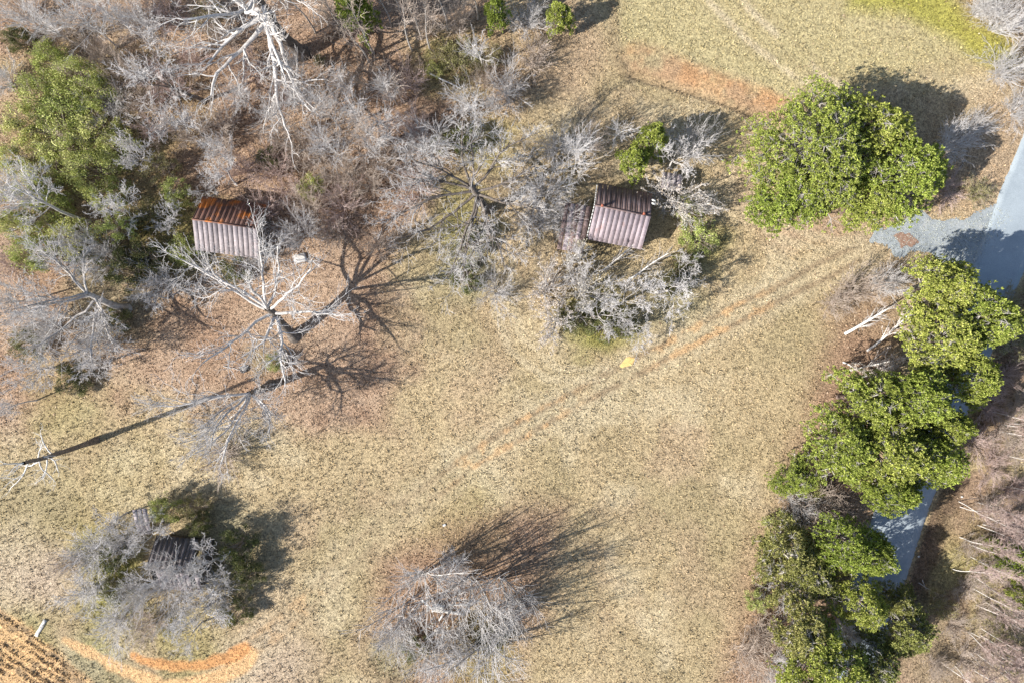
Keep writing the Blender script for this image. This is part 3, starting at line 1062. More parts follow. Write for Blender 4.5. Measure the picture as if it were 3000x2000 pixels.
# small outbuilding roof at the upper right of the house
t = thing('outbuilding', 'small outbuilding with a flat grey roof at the upper right of the house', 'outbuilding', (*W(1968, 532, 2.4), 0), math.radians(-8))
b = MB()
for sx, sy in ((0, .75), (0, -.75)):
    b.box((sx, sy, 1.1), (2.0, .08, 2.2))
for sx in (-.96, .96):
    b.box((sx, 0, 1.1), (.08, 1.40, 2.2))
obj('wall', b.mesh('wall', M_wood), t)
for i in range(4):
    obj('roof_panel', panel_mesh('roof_panel', .6, 2.0, M_tin_grey), t, (-.9 + .6 * i, 1.0, 2.3 + .005 * i))

S3 = W(505, 1672, 4.0)
shed3 = shed('overgrown_shed', 'collapsing dark tin-roofed shed swallowed by brush at the lower left', S3, math.radians(-6), 6.2, (3.2, 2.6), 2.4, 4.1,
             (M_tin_black, M_tin_grey), 11, gap={(1, 9), (1, 10), (-1, 0), (-1, 1), (-1, 9)})
t = thing('tin_sheet', 'loose blue-grey tin sheets beside the upper left of the overgrown shed', 'tin sheet', (*W(412, 1530, 1.5), 1.3), math.radians(8))
for i in range(3):
    o = obj('roof_panel', panel_mesh('roof_panel', .6, 3.2, M_tin_grey), t, (-.62 + .62 * i, 1.6, .05 * i))
    o.rotation_euler = (.12, .05, 0)
b = MB()
for sx in (-.7, .7):
    for sy in (-1.3, 1.3):
        b.box((sx, sy, -.66), (.1, .1, 1.3))
obj('post', b.mesh('post', M_wood), t)

# ruin at the bottom: slab, fallen boards, chimney rubble
M_conc = mat_plain('pale_concrete', [(.3, (.40, .38, .35)), (.7, (.62, .60, .56))], 3.0, .9)


def slab(name, label, cat, px, py, w, l, hgt, ang, mat, z=0.0, group=None, tilt=0.0, seed=0, roll=0.0):
    rng = np.random.default_rng(seed + int(px))
    b = MB()
    n = 6
    xs = np.linspace(-l / 2, l / 2, n)
    e0 = -w / 2 + rng.normal(0, w * .05, n)
    e1 = w / 2 + rng.normal(0, w * .05, n)
    zz_ = rng.normal(0, hgt * .12, n)
    VV = []
    for i in range(n):
        VV += [(xs[i], e0[i], zz_[i]), (xs[i], e1[i], zz_[i]), (xs[i], e1[i], zz_[i] + hgt), (xs[i], e0[i], zz_[i] + hgt)]
    FF = []
    for i in range(n - 1):
        a = i * 4
        for j in range(4):
            k = (j + 1) % 4
            FF.append([a + j, a + 4 + j, a + 4 + k, a + k])
    FF += [[0, 1, 2, 3], [(n - 1) * 4 + 3, (n - 1) * 4 + 2, (n - 1) * 4 + 1, (n - 1) * 4]]
    b.add(VV, FF)
    xy = W(px, py, z)
    gz = float(ground_height(np.array([xy[0]]), np.array([xy[1]]))[0])
    o = thing(name, label, cat, (xy[0], xy[1], gz + z), math.radians(ang), group=group, me=b.mesh(name, mat))
    o.rotation_euler = (math.radians(roll), math.radians(tilt), math.radians(ang))
    return o


slab('concrete_slab', 'broken pale concrete slab lying at the middle of the ruin', 'concrete slab', 1284, 1778, 1.0, 1.5, .25, -6, M_conc, .25)
slab('wall_sill', 'long pale sill beam running across the ruin to the right of the slab', 'beam', 1318, 1791, .32, 3.9, .22, -9, M_conc, .3)
slab('wall_sill', 'short pale sill beam along the top edge of the ruin', 'beam', 1345, 1769, .18, 2.6, .2, -1, M_conc, .35)
slab('fallen_board', 'long white board leaning steeply at the left edge of the ruin', 'board', 1254, 1772, .26, 2.1, .06, -45, M_white, .5, tilt=10)
slab('fallen_board', 'short white board standing right of the dark gap below the slab', 'board', 1292, 1808, .2, 1.0, .06, 58, M_white, .4, tilt=-8)
slab('fallen_board', 'white board tipped beside the round pale stone of the ruin', 'board', 1252, 1862, .16, 1.1, .06, -65, M_white, .4)
slab('fallen_board', 'thin grey board lying along the lower left of the rubble', 'board', 1232, 1812, .16, 1.8, .06, -82, M_scrap, .3)
slab('fallen_board', 'grey board crossing the rubble toward the lower right', 'board', 1268, 1862, .16, 2.2, .07, 28, M_wood, .35)
rng = np.random.default_rng(77)


def rock_mesh(seed, mat):
    r = np.random.default_rng(seed)
    a = np.linspace(0, 2 * math.pi, 7, endpoint=False)
    VV = []
    for zz_, rr_ in ((0, .7), (.35, 1.0), (.75, .65)):
        VV += [(math.cos(t_) * rr_ * r.uniform(.8, 1.15), math.sin(t_) * rr_ * r.uniform(.8, 1.15), zz_ + r.normal(0, .06)) for t_ in a]
    VV.append((0, 0, .85))
    FF = []
    for k_ in range(2):
        for j in range(7):
            FF.append([k_ * 7 + j, k_ * 7 + (j + 1) % 7, k_ * 7 + 7 + (j + 1) % 7, k_ * 7 + 7 + j])
    b = MB()
    b.add(VV, FF)
    b.f3.append(np.array([[14 + j, 14 + (j + 1) % 7, 21] for j in range(7)]))
    return b.mesh('rubble_stone', mat)


M_rub = mat_island('rubble', [(0, (.36, .33, .30)), (.5, (.54, .51, .47)), (1, (.70, .67, .63))])
rocks = [rock_mesh(500 + i, M_rub) for i in range(5)]
big = W(1277, 1845, .3)
thing('chimney_stone', 'large rounded pale stone, biggest in the rubble of the ruin', 'stone', (big[0], big[1], .2), .4, (.24, .2, .2), me=rocks[0])
for i in range(46):
    px_, py_ = rng.normal(1262, 34), rng.normal(1845, 36)
    xy = W(px_, py_)
    s_ = rng.uniform(.07, .17)
    thing('rubble_stone', 'small pale stone in the heap of chimney rubble inside the ruin', 'stone', (xy[0], xy[1], .05 + rng.uniform(0, .15)), rng.uniform(0, 6), (s_, s_ * rng.uniform(.6, 1), s_ * .8),
          group='chimney rubble of the ruin', me=rocks[i % 5])

# ------------------------------------------------------------------ small things on the ground
# worn tyre in the leaf litter
b = MB()
a = np.linspace(0, 2 * math.pi, 20, endpoint=False)
prof = [(.30, .02), (.42, .0), (.47, .06), (.47, .18), (.42, .24), (.30, .22)]
VV = np.array([[math.cos(t_) * r_, math.sin(t_) * r_, z_] for t_ in a for r_, z_ in prof])
k = len(prof)
FF = [[i * k + j, ((i + 1) % 20) * k + j, ((i + 1) % 20) * k + (j + 1) % k, i * k + (j + 1) % k] for i in range(20) for j in range(k)]
b.add(VV, FF)
M_rub2 = mat_plain('black_rubber', [(.3, (.025, .025, .028)), (.7, (.06, .06, .062))], 8, .7)
t = thing('old_tyre', 'old black tyre lying in the brown leaves below the shed', 'tyre', (*W(715, 1080), .06), 0)
obj('tread', b.mesh('tread', M_rub2), t)
b = MB()
for i in range(3):
    b.box((0, -.14 + .14 * i, .15), (.52 - .1 * abs(i - 1), .05, .04))
obj('slat', b.mesh('slat', M_scrap), t)
slab('plank', 'pale plank lying on grass beside the ploughed corner', 'plank', 120, 1838, .42, 2.3, .08, 60, M_scrap, .04)
slab('scrap', 'small white scrap in the dry grass above the ruin', 'scrap', 1302, 1537, .28, .36, .1, 20, M_white, .03)
slab('scrap', 'crumpled pale sheet on the ground right of the rusty shed', 'scrap', 880, 757, 1.1, 1.5, .12, 15, M_scrap, .15)
slab('scrap', 'tiny white scrap by the brush at the edge of the upper clearing', 'scrap', 1565, 222, .25, .3, .08, 20, M_white, .03)
for i, (px_, py_, lab) in enumerate(((2824, 1456, 'tiny white litter in the dark shade right of the road'), (2692, 1629, 'white litter at the asphalt edge on the right verge'),
                                     (2935, 1113, 'white litter in the brush right of the road bend'))):
    slab('litter', lab, 'litter', px_, py_, .2, .26, .06, 30 * i, M_white, .05)
b = MB()
pts, rad = grow(np.random.default_rng(3), np.array([[-.0, 0, 0]]), np.array([[0, 0, 1.]]), np.array([.45]), np.array([.38]), 3, .02, 0, .85)
b.add(*tubes(pts, rad, 12))
top = [(math.cos(q_) * .325, math.sin(q_) * .325, .45) for q_ in np.linspace(0, 2 * math.pi, 12, endpoint=False)]
b.add(top + [(0, 0, .46)], [[j, (j + 1) % 12, 12] for j in range(12)])
M_sawn = mat_plain('sawn_wood', [(.3, (.45, .33, .24)), (.7, (.58, .45, .35))], 6, .9)
thing('tree_stump', 'round tan sawn stump at the left edge of the house lean-to', 'stump', (*W(1666, 610, .4), 0), me=b.mesh('tree_stump', M_sawn))


def log(name, label, p0, p1, r0, mat, z=.12, seed=1, branches=0):
    rng = np.random.default_rng(seed)
    a_, b_ = np.array([*W(*p0), z]), np.array([*W(*p1), z])
    d = b_ - a_
    L = np.array([np.linalg.norm(d)])
    tp, tr = grow(rng, np.zeros((1, 3)), d[None], L, np.array([r0]), 8, .05, 0, .6)
    tp[..., 2] *= .15
    lay = [(tp, tr, 7)]
    t = thing(name, label, 'log', (a_[0], a_[1], a_[2]))
    obj('trunk', tube_mesh('trunk', lay, mat), t)
    if branches:
        s2 = spawn(rng, tp, tr, L, branches, .3, 1, .7, .35, .5, True, .2, .015)
        p2, r2 = grow(rng, *s2, 4, .15, .02, .5)
        s3 = spawn(rng, p2, r2, s2[2], 3, .3, 1, .7, .5, .6, True, .1, .012)
        p3, r3 = grow(rng, *s3, 3, .15, .0, .5)
        obj('branch', tube_mesh('branch', [(p2, r2, 4), (p3, r3, 3)], mat), t)
    return t


log('fallen_log', 'pale barkless log lying in the brush at the wood edge near the top', (1255, 217), (1352, 262), .12, M_bark_white, .5, 5)
log('fallen_log', 'thin pale fallen pole on the litter in the middle of the upper wood', (1050, 480), (1010, 560), .07, M_bark_pale, .2, 6, 5)
log('fallen_branch', 'white forked dead branch beside the old tyre', (655, 1072), (700, 1082), .04, M_bark_white, .1, 7, 4)
log('fallen_branch', 'pale dead stick lying in the shaded verge beside the road', (2690, 1705), (2745, 1730), .04, M_bark_pale, .1, 8, 4)
log('fallen_branch', 'thin upright dead stick on the dark verge near the lower road', (2700, 1695), (2712, 1725), .035, M_bark_pale, .1, 9)

# ------------------------------------------------------------------ big bare trees, each grown for its own place
ND = (7, 6, 3, 2)
o1 = oak(11, 7.5, (-.02, .28), .62, [(100, 32, 9, 1), (62, 28, 10, 1), (28, 22, 9.5, .95), (140, 25, 10, .95), (172, 20, 11, .9), (200, 18, 10, .85), (-15, 18, 9, .85), (-50, 14, 8.5, .8),
                                     (-95, 12, 6, .75), (240, 20, 6.5, .8), (80, 60, 6, 1)], (8, 6, 3, 2), M_bark_pale, M_twig_pale, .017, tbark=M_bark_dark_shade)
put('bare_oak', o1, 'big leafless oak with pale spreading limbs casting a forked shadow across the leaves', 'tree', W(862, 985))
o2 = oak(12, 6.0, (-.06, -.22), .55, [(178, 22, 9.5, .95), (232, 30, 8, 1), (262, 26, 9, 1), (285, 22, 8.5, .95), (310, 24, 7, .9), (205, 26, 7, .9), (340, 30, 5, .9), (20, 35, 4, .85), (150, 35, 5, 1)],
         (8, 6, 4, 2), M_bark_pale, M_twig_pale, .017, tbark=M_bark_dark_shade)  # trunk darkened by its bark colour, as seen from the shaded side
put('bare_oak', o2, 'leafless pale oak above the overgrown shed with one long limb reaching left', 'tree', W(790, 1128))
o3 = oak(13, 14.5, (-.03, .0), .34, [(120, 25, 3.0, .62), (215, -5, 3.2, .72), (250, 5, 3.0, .78), (275, 5, 2.8, .7), (300, 0, 2.2, .66), (100, 30, 2.0, .8), (190, 20, 2.6, .88), (235, 10, 4, .93), (40, 20, 1.5, .75),
                                     (185, 70, 3.5, 1)], (4, 3, 0, 0), M_bark_white, M_bark_white, .02, True, M_bark_dark_shade, .0, .25, .03)  # dead trunk's shaded side is put into its dark bark colour
put('dead_tree', o3, 'tall dead trunk with short white snags leaning toward the left edge', 'tree', W(282, 1288))
o4 = oak(14, 8.5, (-.03, .02), .52, [(115, 30, 8, .98), (140, 22, 8.5, .9), (165, 15, 9, .85), (190, 15, 9.5, .8), (215, 12, 10, .75), (240, 10, 10, .7), (262, 8, 9, .65), (285, 8, 8.5, .7), (10, 20, 8, .8),
                                     (40, 18, 8.5, .9), (70, 30, 6, .95), (310, 10, 7, .6), (-15, 15, 7, .72), (90, 50, 5, 1)], (9, 6, 4, 3), M_bark_dark_shade, M_twig_pale, .017)
put('bare_oak', o4, 'large bare tree with dark trunk and silvery twigs between the shed and the house', 'tree', W(1428, 615))
o5 = oak(15, 14, (-.05, .03), .75, [(200, 5, 9, .62), (235, -4, 11, .58), (262, -6, 12, .55), (285, -2, 9, .6), (180, 10, 9, .7), (220, 15, 9, .8), (150, 20, 8, .8), (250, 20, 8, .85), (310, 10, 8, .75), (0, 25, 7, .9), (90, 25, 7, .95)],
         (8, 6, 3, 2), M_bark_pale, M_bark_pale, .018, tbark=M_bark_dark_shade)
put('bare_oak', o5, 'massive old tree at top with thick dark trunk and drooping white limbs', 'tree', W(885, 158))
o6 = oak(16, 6.5, (-.12, .0), .5, [(178, 12, 8, .9), (150, 20, 7, .95), (205, 12, 9, .9), (230, 12, 9, .8), (255, 10, 8, .75), (275, 12, 6, .8), (120, 25, 6, 1), (300, 15, 5, .85), (90, 30, 5, 1), (190, 45, 6, 1)],
         (9, 6, 4, 3), M_bark_oak, M_twig_pale, .017)
put('bare_oak', o6, 'wide gnarled grey oak with matted twigs at the middle of the left edge', 'tree', W(372, 905))
o7 = oak(17, 6.5, (-.05, .05), .28, [(150, 35, 5, 1), (110, 30, 5, 1), (200, 25, 5.5, .95), (250, 20, 5.5, .9), (290, 20, 4.5, .85), (40, 35, 4, .95), (180, 50, 4.5, 1), (340, 30, 3.5, .9)], (8, 6, 3, 2), M_bark_dark_shade, M_twig_pale, .017)
put('bare_tree', o7, 'grey bare tree with dark slanting trunk left of the massive oak', 'tree', W(598, 300))
o8 = oak(18, 10, (-.04, .05), .22, [(120, 35, 4.5, .8), (150, 30, 4.5, .9), (185, 30, 5, .85), (220, 25, 4, .75), (90, 35, 4, .9), (250, 20, 3.5, .7), (135, 60, 4.5, 1), (60, 30, 3, .8)], (8, 6, 3, 2), M_bark_pale, M_twig_pale, .017)
put('bare_tree', o8, 'white many-stemmed bare tree leaning out over the left edge of the green thicket', 'tree', W(262, 650))
gn = [oak(30 + i, 2.6 + .4 * i, (.0, .0), .16, [(az + 11 * i, 35 + 8 * ((az // 60) % 2), 2.6 + .5 * ((az // 60 + i) % 3), .75 + .06 * ((az // 60) % 4)) for az in range(0, 360, 60)], (8, 6, 3, 2), M_bark_pale, M_twig_pale, .019, wob=.26)
      for i in range(4)]

SAP = [sapling(50 + i, 9, 3.0) for i in range(3)] + [sapling(55, 9, 2.2, .12, 22, M_bark_white, M_twig_pale, (6, 3))]
SAPT = [sapling(60 + i, 12, 2.2, .13, 16, M_bark_oak, M_twig_tan, (5, 2), .45, .7) for i in range(2)]
SAPP = [sapling(70 + i, 9, 1.5, .06, 26, M_bark_white, M_twig_pink, (7, 3), .30, .55, .05) for i in range(4)]
BR_G = [brush(80 + i, 4.5, 3.0, 30, M_twig_pale, None, (10, 4)) for i in range(3)]
BR_T = [brush(90 + i, 4.0, 3.0, 28, M_twig_tan, None, (10, 4)) for i in range(3)]
BR_P = [brush(100 + i, 3.5, 3.0, 28, M_twig_pink, None, (10, 4)) for i in range(3)]
BR_O = [brush(110 + i, 3.5, 3.2, 26, M_twig_tan, None, (8, 4), leaf=M_leaf_o, nleaf=5000) for i in range(3)]
BR_F = [brush(115 + i, 4.0, 2.6, 18, M_twig_pale, M_bark_pale, (9, 4), .06, .2, .9, leaf=M_bloom, nleaf=1500, minr=.02) for i in range(3)]
LF_Y = [leafy(120 + i, 4.0, 3.0, 9000, M_leaf) for i in range(3)]
LF_D = [leafy(130 + i, 3.5, 3.0, 9000, M_leaf_d) for i in range(3)]
LF_O = [leafy(140 + i, 3.0, 3.0, 7000, M_leaf_o) for i in range(2)]
PN = [pine(150 + i, 9.5, 4.2, 66, 38, 13) for i in range(3)]
PN_D = [pine(160 + i, 8.5, 3.6, 54, 36, 12, M_needle_d) for i in range(2)]
PN_BIG = pine(170, 13, 8.0, 180, 36, 12)
CED = pine(171, 7, 2.4, 46, 30, 12, M_needle, zlo=.25)

RT = [brush(180 + i, 11.0, 4.2, 9, M_twig_pale, M_bark_oak, (12, 4), .12, .07, .6, minr=.02) for i in range(3)]
r_i = np.random.default_rng(900)


def spot_put(name, variants, cat, h0, r0, rows, group=None, kh=.62):
    """rows: (px, py, crown radius in px, height, label). (px, py) is where the crown's middle shows in the photo."""
    for j, (px, py, rp, h, label) in enumerate(rows):
        hc = h * kh
        xy = W(px, py, hc)
        r = rp / PPM * (H - hc) / H
        s = r / r0
        put(name, variants[int(r_i.integers(len(variants)))], label, cat, xy, r_i.uniform(0, 6.28), (s * r_i.uniform(.92, 1.08), s * r_i.uniform(.92, 1.08), h / h0), group)


# ------------------------------------------------------------------ evergreens
xy = W(2395, 425, 8.5)
put('evergreen_tree', PN_BIG, 'largest broad yellow-green evergreen standing alone above the driveway', 'tree', xy, .6, (1.0, .98, 1))
P_ = [(2660, 515, 135, 12, 'paler lumpy evergreen overlapping the right side of the largest evergreen'), (2330, 570, 118, 9.5, 'lower evergreen bulging from the bottom left of the largest evergreen'),
      (2545, 590, 100, 9.5, 'evergreen at the bottom of the big clump, touching the driveway gravel'), (2560, 370, 118, 11.5, 'evergreen crown poking out at the top of the big clump')]
spot_put('evergreen_tree', PN, 'tree', 9.5, 4.2, P_, 'evergreens in the big clump above the driveway', .7)
P_ = [(2770, 840, 88, 9, 'northernmost pine of the roadside row, beside the driveway shade'), (2885, 930, 100, 10, 'pine reaching farthest right over the road'),
      (2770, 990, 108, 9.5, 'pine beside the pale leaning birches'), (2850, 1110, 85, 9, 'pine with ragged right edge over the road middle'),
      (2560, 1180, 105, 9, 'pine below the white blossoming birches'), (2690, 1170, 100, 10, 'pine in the middle of the roadside row'),
      (2780, 1250, 70, 9, 'narrow pine right beside the small blue gap of road'), (2480, 1310, 100, 8.5, 'pine on the field side of the row above the grey brush'),
      (2620, 1330, 105, 10, 'bright pine dominating the middle of the road row'), (2740, 1350, 80, 10, 'pine whose tips end at the wide open stretch of road'),
      (2620, 1445, 72, 9, 'pine tip hanging over the road above its open stretch'), (2490, 1600, 82, 9, 'bright pine left of the open stretch of road'),
      (2560, 1630, 60, 9, 'small bright pine leaning onto the open road'), (2530, 1770, 78, 8, 'pine below the open road, beside the white tangle')]
spot_put('roadside_pine', PN, 'pine', 9.5, 4.2, [(a_, b_, c_ * 1.14, d_ * 1.3, e_) for a_, b_, c_, d_, e_ in P_], 'pines along the road', .7)
P_ = [(2310, 1620, 85, 7, 'dull green pine at the field edge left of the bright one'), (2390, 1680, 75, 7, 'dull pine between the bright pine and the white dead tangle'),
      (2660, 1850, 80, 7, 'faded grey-green conifer at the lower road edge'), (2360, 1850, 92, 9, 'green pine at the bottom, left of the white twiggy thicket'),
      (2420, 1950, 100, 9, 'pine cut by the bottom edge of the photo'), (2560, 1950, 80, 8, 'pine at the bottom edge nearest the road'), (2640, 1760, 50, 6, 'thin conifer whose shade meets the road end'),
      (2330, 1400, 50, 5, 'low dull conifer at the field edge above the grey brush')]
spot_put('conifer', PN_D + PN[:1], 'conifer', 8.5, 3.6, [(a_, b_, c_ * 1.12, d_ * 1.15, e_) for a_, b_, c_, d_, e_ in P_], None, .7)
P_ = [(1860, 465, 48, 8, 'yellow-green cedar just above the house roof'), (1915, 405, 52, 8.5, 'taller yellow-green cedar right behind the one above the house'), (1640, 40, 42, 6, 'small yellow-green cedar at the top left of the field'),
      (1455, 28, 40, 7, 'bright dark-edged cedar at the top of the wood edge'), (1030, 20, 52, 11, 'cedar crown at the top edge right of the massive oak'), (2985, 1645, 55, 6, 'vivid green young pine cut by the right edge'),
      (2905, 1595, 22, 2.5, 'little yellow-green seedling pine right of the road'), (2995, 1750, 40, 5, 'pale green young pine low on the right edge')]
spot_put('cedar', [CED], 'cedar', 7, 2.4, P_, None, .65)

# ------------------------------------------------------------------ leafy shrubs
YG = [(130, 160, 60), (205, 215, 75), (90, 265, 75), (175, 310, 85), (265, 260, 60), (60, 355, 80), (170, 400, 90), (270, 385, 75), (40, 455, 65), (120, 505, 70), (240, 485, 80), (330, 430, 70), (60, 565, 65),
      (300, 565, 65), (100, 640, 75), (190, 690, 80), (80, 735, 70), (330, 665, 60), (30, 660, 60), (140, 590, 60)]
spot_put('green_shrub', LF_Y, 'shrub', 4.0, 3.0, [(x, y, r, 4.5 + 2 * r_i.random(), 'yellow-green leafy shrub in the mass filling the left of the wood') for x, y, r in YG], 'yellow-green shrubs massed in the left wood')
P_ = [(455, 480, 60, 4, 'olive shrub mid-way between the green mass and the rusty shed'), (505, 560, 50, 4, 'yellowish shrub just above the left end of the rusty shed'), (530, 730, 55, 4, 'yellow-green shrub against the left wall side of the rusty shed'),
      (400, 620, 60, 4, 'leafy olive shrub left of the rusty shed'), (905, 545, 48, 3, 'pale yellow-green bush upper right of the rusty shed'), (1345, 165, 70, 3, 'olive bush at the wood edge below the top cedar'),
      (1290, 150, 50, 3, 'mossy green bush among the slim trunks at the top'), (1440, 160, 45, 3, 'green bush beside the white sapling near the clearing'), (1270, 200, 30, 2, 'small green bush at the left end of the pale log'),
      (600, 30, 60, 4, 'green undergrowth showing beneath the white limbs at the top'), (475, 1490, 55, 4, 'bright green bush at the top of the ring round the overgrown shed'), (560, 1500, 50, 4, 'olive bush at the top right of the overgrown shed'),
      (2050, 690, 65, 3.5, 'olive bush on the right side of the house'), (2020, 610, 50, 3, 'twiggy olive bush at the upper right of the house shade'), (2300, 1550, 55, 4, 'yellow-green bush at the field edge by the lower pines'),
      (2230, 1760, 50, 3, 'olive bush in the lower field margin'), (800, 1060, 34, 2.5, 'green bush between the two pale oaks'), (620, 690, 30, 3, 'green bush hidden under the lower roof of the rusty shed'),
      (2390, 1440, 40, 3, 'green bush at the margin left of the roadside grey brush'), (2770, 1780, 55, 3, 'yellowish bush on the verge right of the lower road'), (2430, 745, 0.1, 0.1, '')]
spot_put('leafy_bush', LF_Y + LF_O, 'bush', 4.0, 3.0, [p for p in P_ if p[4]])
P_ = [(360, 790, 80, 5.5, 'dark green evergreen bush between the rusty shed and the gnarled oak'), (420, 760, 60, 5, 'dark bush with a black shaded side left of the rusty shed'), (330, 930, 50, 3, 'dark green bush beneath the right limbs of the gnarled oak'),
      (690, 790, 55, 2.5, 'dark ivy-covered bush under the limbs of the big oak'), (780, 460, 42, 3, 'grey-green bush above the rusty shed shade'), (935, 175, 20, 1.5, 'small dark green bush near the foot of the massive oak'),
      (1300, 415, 45, 3, 'dark green bush at the upper left of the silvery bare tree'), (1360, 400, 50, 3.5, 'shaded green bush beneath the silvery bare tree'), (1395, 700, 55, 3, 'green bush under the lower branches of the silvery tree'),
      (1365, 810, 55, 2.5, 'dark green bush at the lower edge of the silvery tree'), (1990, 830, 48, 4, 'deep green bush at the lower right of the house thicket'), (2010, 760, 40, 3, 'dark bush just right of the house wall'),
      (570, 1535, 45, 4.5, 'dark green bush casting a black shadow right of the shed top'), (690, 1600, 60, 4.5, 'dark green bush on the right side of the overgrown shed'), (720, 1690, 52, 4, 'shaded bush at the right rim of the overgrown thicket'),
      (330, 1640, 52, 3.5, 'deep green bush on the left side of the overgrown shed'), (335, 1730, 50, 3.5, 'mossy dark bush at the lower left of the overgrown shed'), (690, 1790, 55, 3, 'dark bush at the lower right of the overgrown thicket'),
      (40, 110, 50, 4, 'dark bush at the top left corner of the green mass'), (70, 1010, 60, 3, 'dark bush beneath the grey twigs at the left edge'), (200, 1110, 60, 2.5, 'dark green bush below the gnarled oak at the lawn edge'),
      (1830, 950, 50, 3, 'shaded green bush under the thicket below the house'), (1690, 930, 60, 3, 'olive green bush at the lower left of the house thicket'), (1770, 960, 60, 2.5, 'green bush at the bottom rim of the house thicket'),
      (2250, 1660, 45, 3, 'brown-green bush left of the white dead tangle'), (240, 760, 50, 4, 'dark bush on the left of the black gap by the gnarled oak'), (1215, 1900, 50, 2.0, 'dark bush in the hollow of the ruin'),
      (1440, 1880, 55, 2.5, 'green bush under the right-hand trees of the ruin'), (600, 400, 0.1, .1, '')]
spot_put('dark_bush', LF_D, 'bush', 3.5, 3.0, [p for p in P_ if p[4]])

# ------------------------------------------------------------------ bare saplings and small trees
P_ = [(1410, 140, 62, 8, 'slender white sapling upright at the wood edge near the top'), (1697, 470, 60, 9, 'white-barked bare tree leaning up beside the left roof edge'), (1815, 375, 50, 7, 'bare white sapling left of the yellow-green cedars'),
      (1452, 310, 26, 6, 'narrow white sapling alone at the edge of the clearing'), (1385, 300, 60, 7, 'pale sapling above the silvery tree at the wood edge')]
spot_put('bare_sapling', [SAP[3]] + SAP[:1], 'sapling', 9, 2.6, P_, None, .7)
P_ = [(240, 60, 80, 10), (120, 60, 70, 9), (330, 40, 60, 10), (430, 90, 60, 9), (960, 330, 60, 9), (1040, 330, 60, 9), (980, 430, 65, 9), (1090, 430, 60, 8), (900, 300, 55, 8), (1140, 260, 50, 8), (860, 200, 40, 7), (700, 280, 55, 8),
      (640, 450, 55, 7), (1130, 380, 60, 8), (820, 360, 55, 7), (1010, 240, 45, 8)]
spot_put('bare_sapling', SAP[:3], 'sapling', 9, 3.0, [(*p, 'bare grey sapling with a fine twiggy crown among others in the upper wood') for p in P_], 'bare saplings in the upper wood', .7)
for px, py, h in ((925, 98, 11), (1095, 158, 14), (1208, 149, 13), (1235, 116, 12), (1262, 150, 11), (1310, 90, 12), (1080, 185, 9), (1145, 80, 12), (1400, 60, 10), (1180, 60, 12), (1010, 110, 10), (990, 300, 9), (1090, 440, 10), (1110, 430, 9), (1180, 300, 9)):
    put('slim_tree', SAPT[int(r_i.integers(2))], 'slim bare trunk rising straight from brown leaves in the upper wood', 'tree', W(px, py), r_i.uniform(0, 6), (1, 1, h / 12), 'slim bare trunks in the upper wood')
P_ = [(530, 345, 85, 8, 'gnarled white bare tree between the two leaning trees of the upper left'), (395, 450, 80, 8, 'white crooked bare tree rising from the shrubs left of the rusty shed'), (225, 700, 60, 7, 'small gnarled white tree at the top of the grey oak'),
      (350, 625, 95, 6, 'spreading pale bare tree over the shrubs left of the rusty shed roof'), (660, 520, 80, 5, 'fine white bare bush right above the rusty roof'), (590, 560, 50, 4, 'small pale bare bush at the upper edge of the rusty roof'),
      (500, 620, 70, 4, 'tangled pale branches touching the left end of the rusty roof'), (90, 560, 100, 9, 'pale spreading tree at the left edge above the grey oak'), (30, 870, 80, 7, 'grey tangled tree cut by the left edge'),
      (80, 1080, 95, 7, 'pale twiggy tree at the lower end of the left wood'), (260, 1060, 90, 6, 'twiggy grey tree spilling onto the brown leaves'), (40, 1180, 60, 6, 'white forked branch tree at the lawn edge on the far left'),
      (460, 870, 70, 4, 'pale bare bush between the gnarled oak and the big oak')]
spot_put('bare_tree', gn, 'tree', 5.5, 3.6, P_, None, .65)
P_ = [(1600, 850, 62, 5, 'white flowering-looking bare tree at the left of the thicket below the house'), (1640, 930, 60, 5, 'white twiggy tree at the lower left of the house thicket'), (1725, 850, 70, 5.5, 'pale leaning bare tree just below the house roof'),
      (1760, 930, 65, 4.5, 'white twiggy tree at the bottom middle of the house thicket'), (1840, 880, 70, 5.5, 'pale tree with a long leaning stem in the house thicket'), (1850, 960, 55, 4, 'white twiggy tree at the bottom right of the house thicket'),
      (1940, 850, 72, 5.5, 'spreading white tree at the right of the house thicket'), (1995, 800, 50, 4.5, 'small white tree at the right end of the house thicket'), (1690, 760, 55, 4.5, 'white twigs overhanging the lean-to roof'),
      (1990, 570, 72, 5.5, 'gnarled white tree over the dark shade right of the house'), (2040, 600, 50, 4.5, 'low white branches at the far right of the house shade'), (1980, 470, 62, 6, 'grey twiggy tree right of the yellow-green cedars')]
spot_put('white_tree', BR_F + gn[:2], 'tree', 4.0, 2.6, P_, None, .65)
P_ = [(440, 1560, 62, 4.5, 'pale branching bush over the upper roof of the overgrown shed'), (520, 1640, 55, 5, 'pale twiggy bush covering the right of the overgrown roof'), (490, 1745, 75, 5, 'dense pale radiating bush over the lower roof of the overgrown shed'),
      (610, 1660, 72, 5, 'white forked tree reaching up right of the overgrown shed'), (600, 1790, 72, 4.5, 'white spreading bush at the lower right of the overgrown shed'), (560, 1850, 50, 3.5, 'white bush at the bottom of the overgrown thicket'),
      (330, 1520, 50, 3.5, 'fine bare bush with a dark stem at the upper left of the overgrown shed'), (250, 1625, 60, 3, 'soft grey bush trailing off left of the overgrown shed'), (390, 1750, 55, 3.5, 'white branches at the lower left of the overgrown shed')]
spot_put('bare_bush', gn + BR_G, 'bush', 4.8, 3.3, [(a_, b_, c_ * 1.3, d_ * 1.3, e_) for a_, b_, c_, d_, e_ in P_], None, .65)
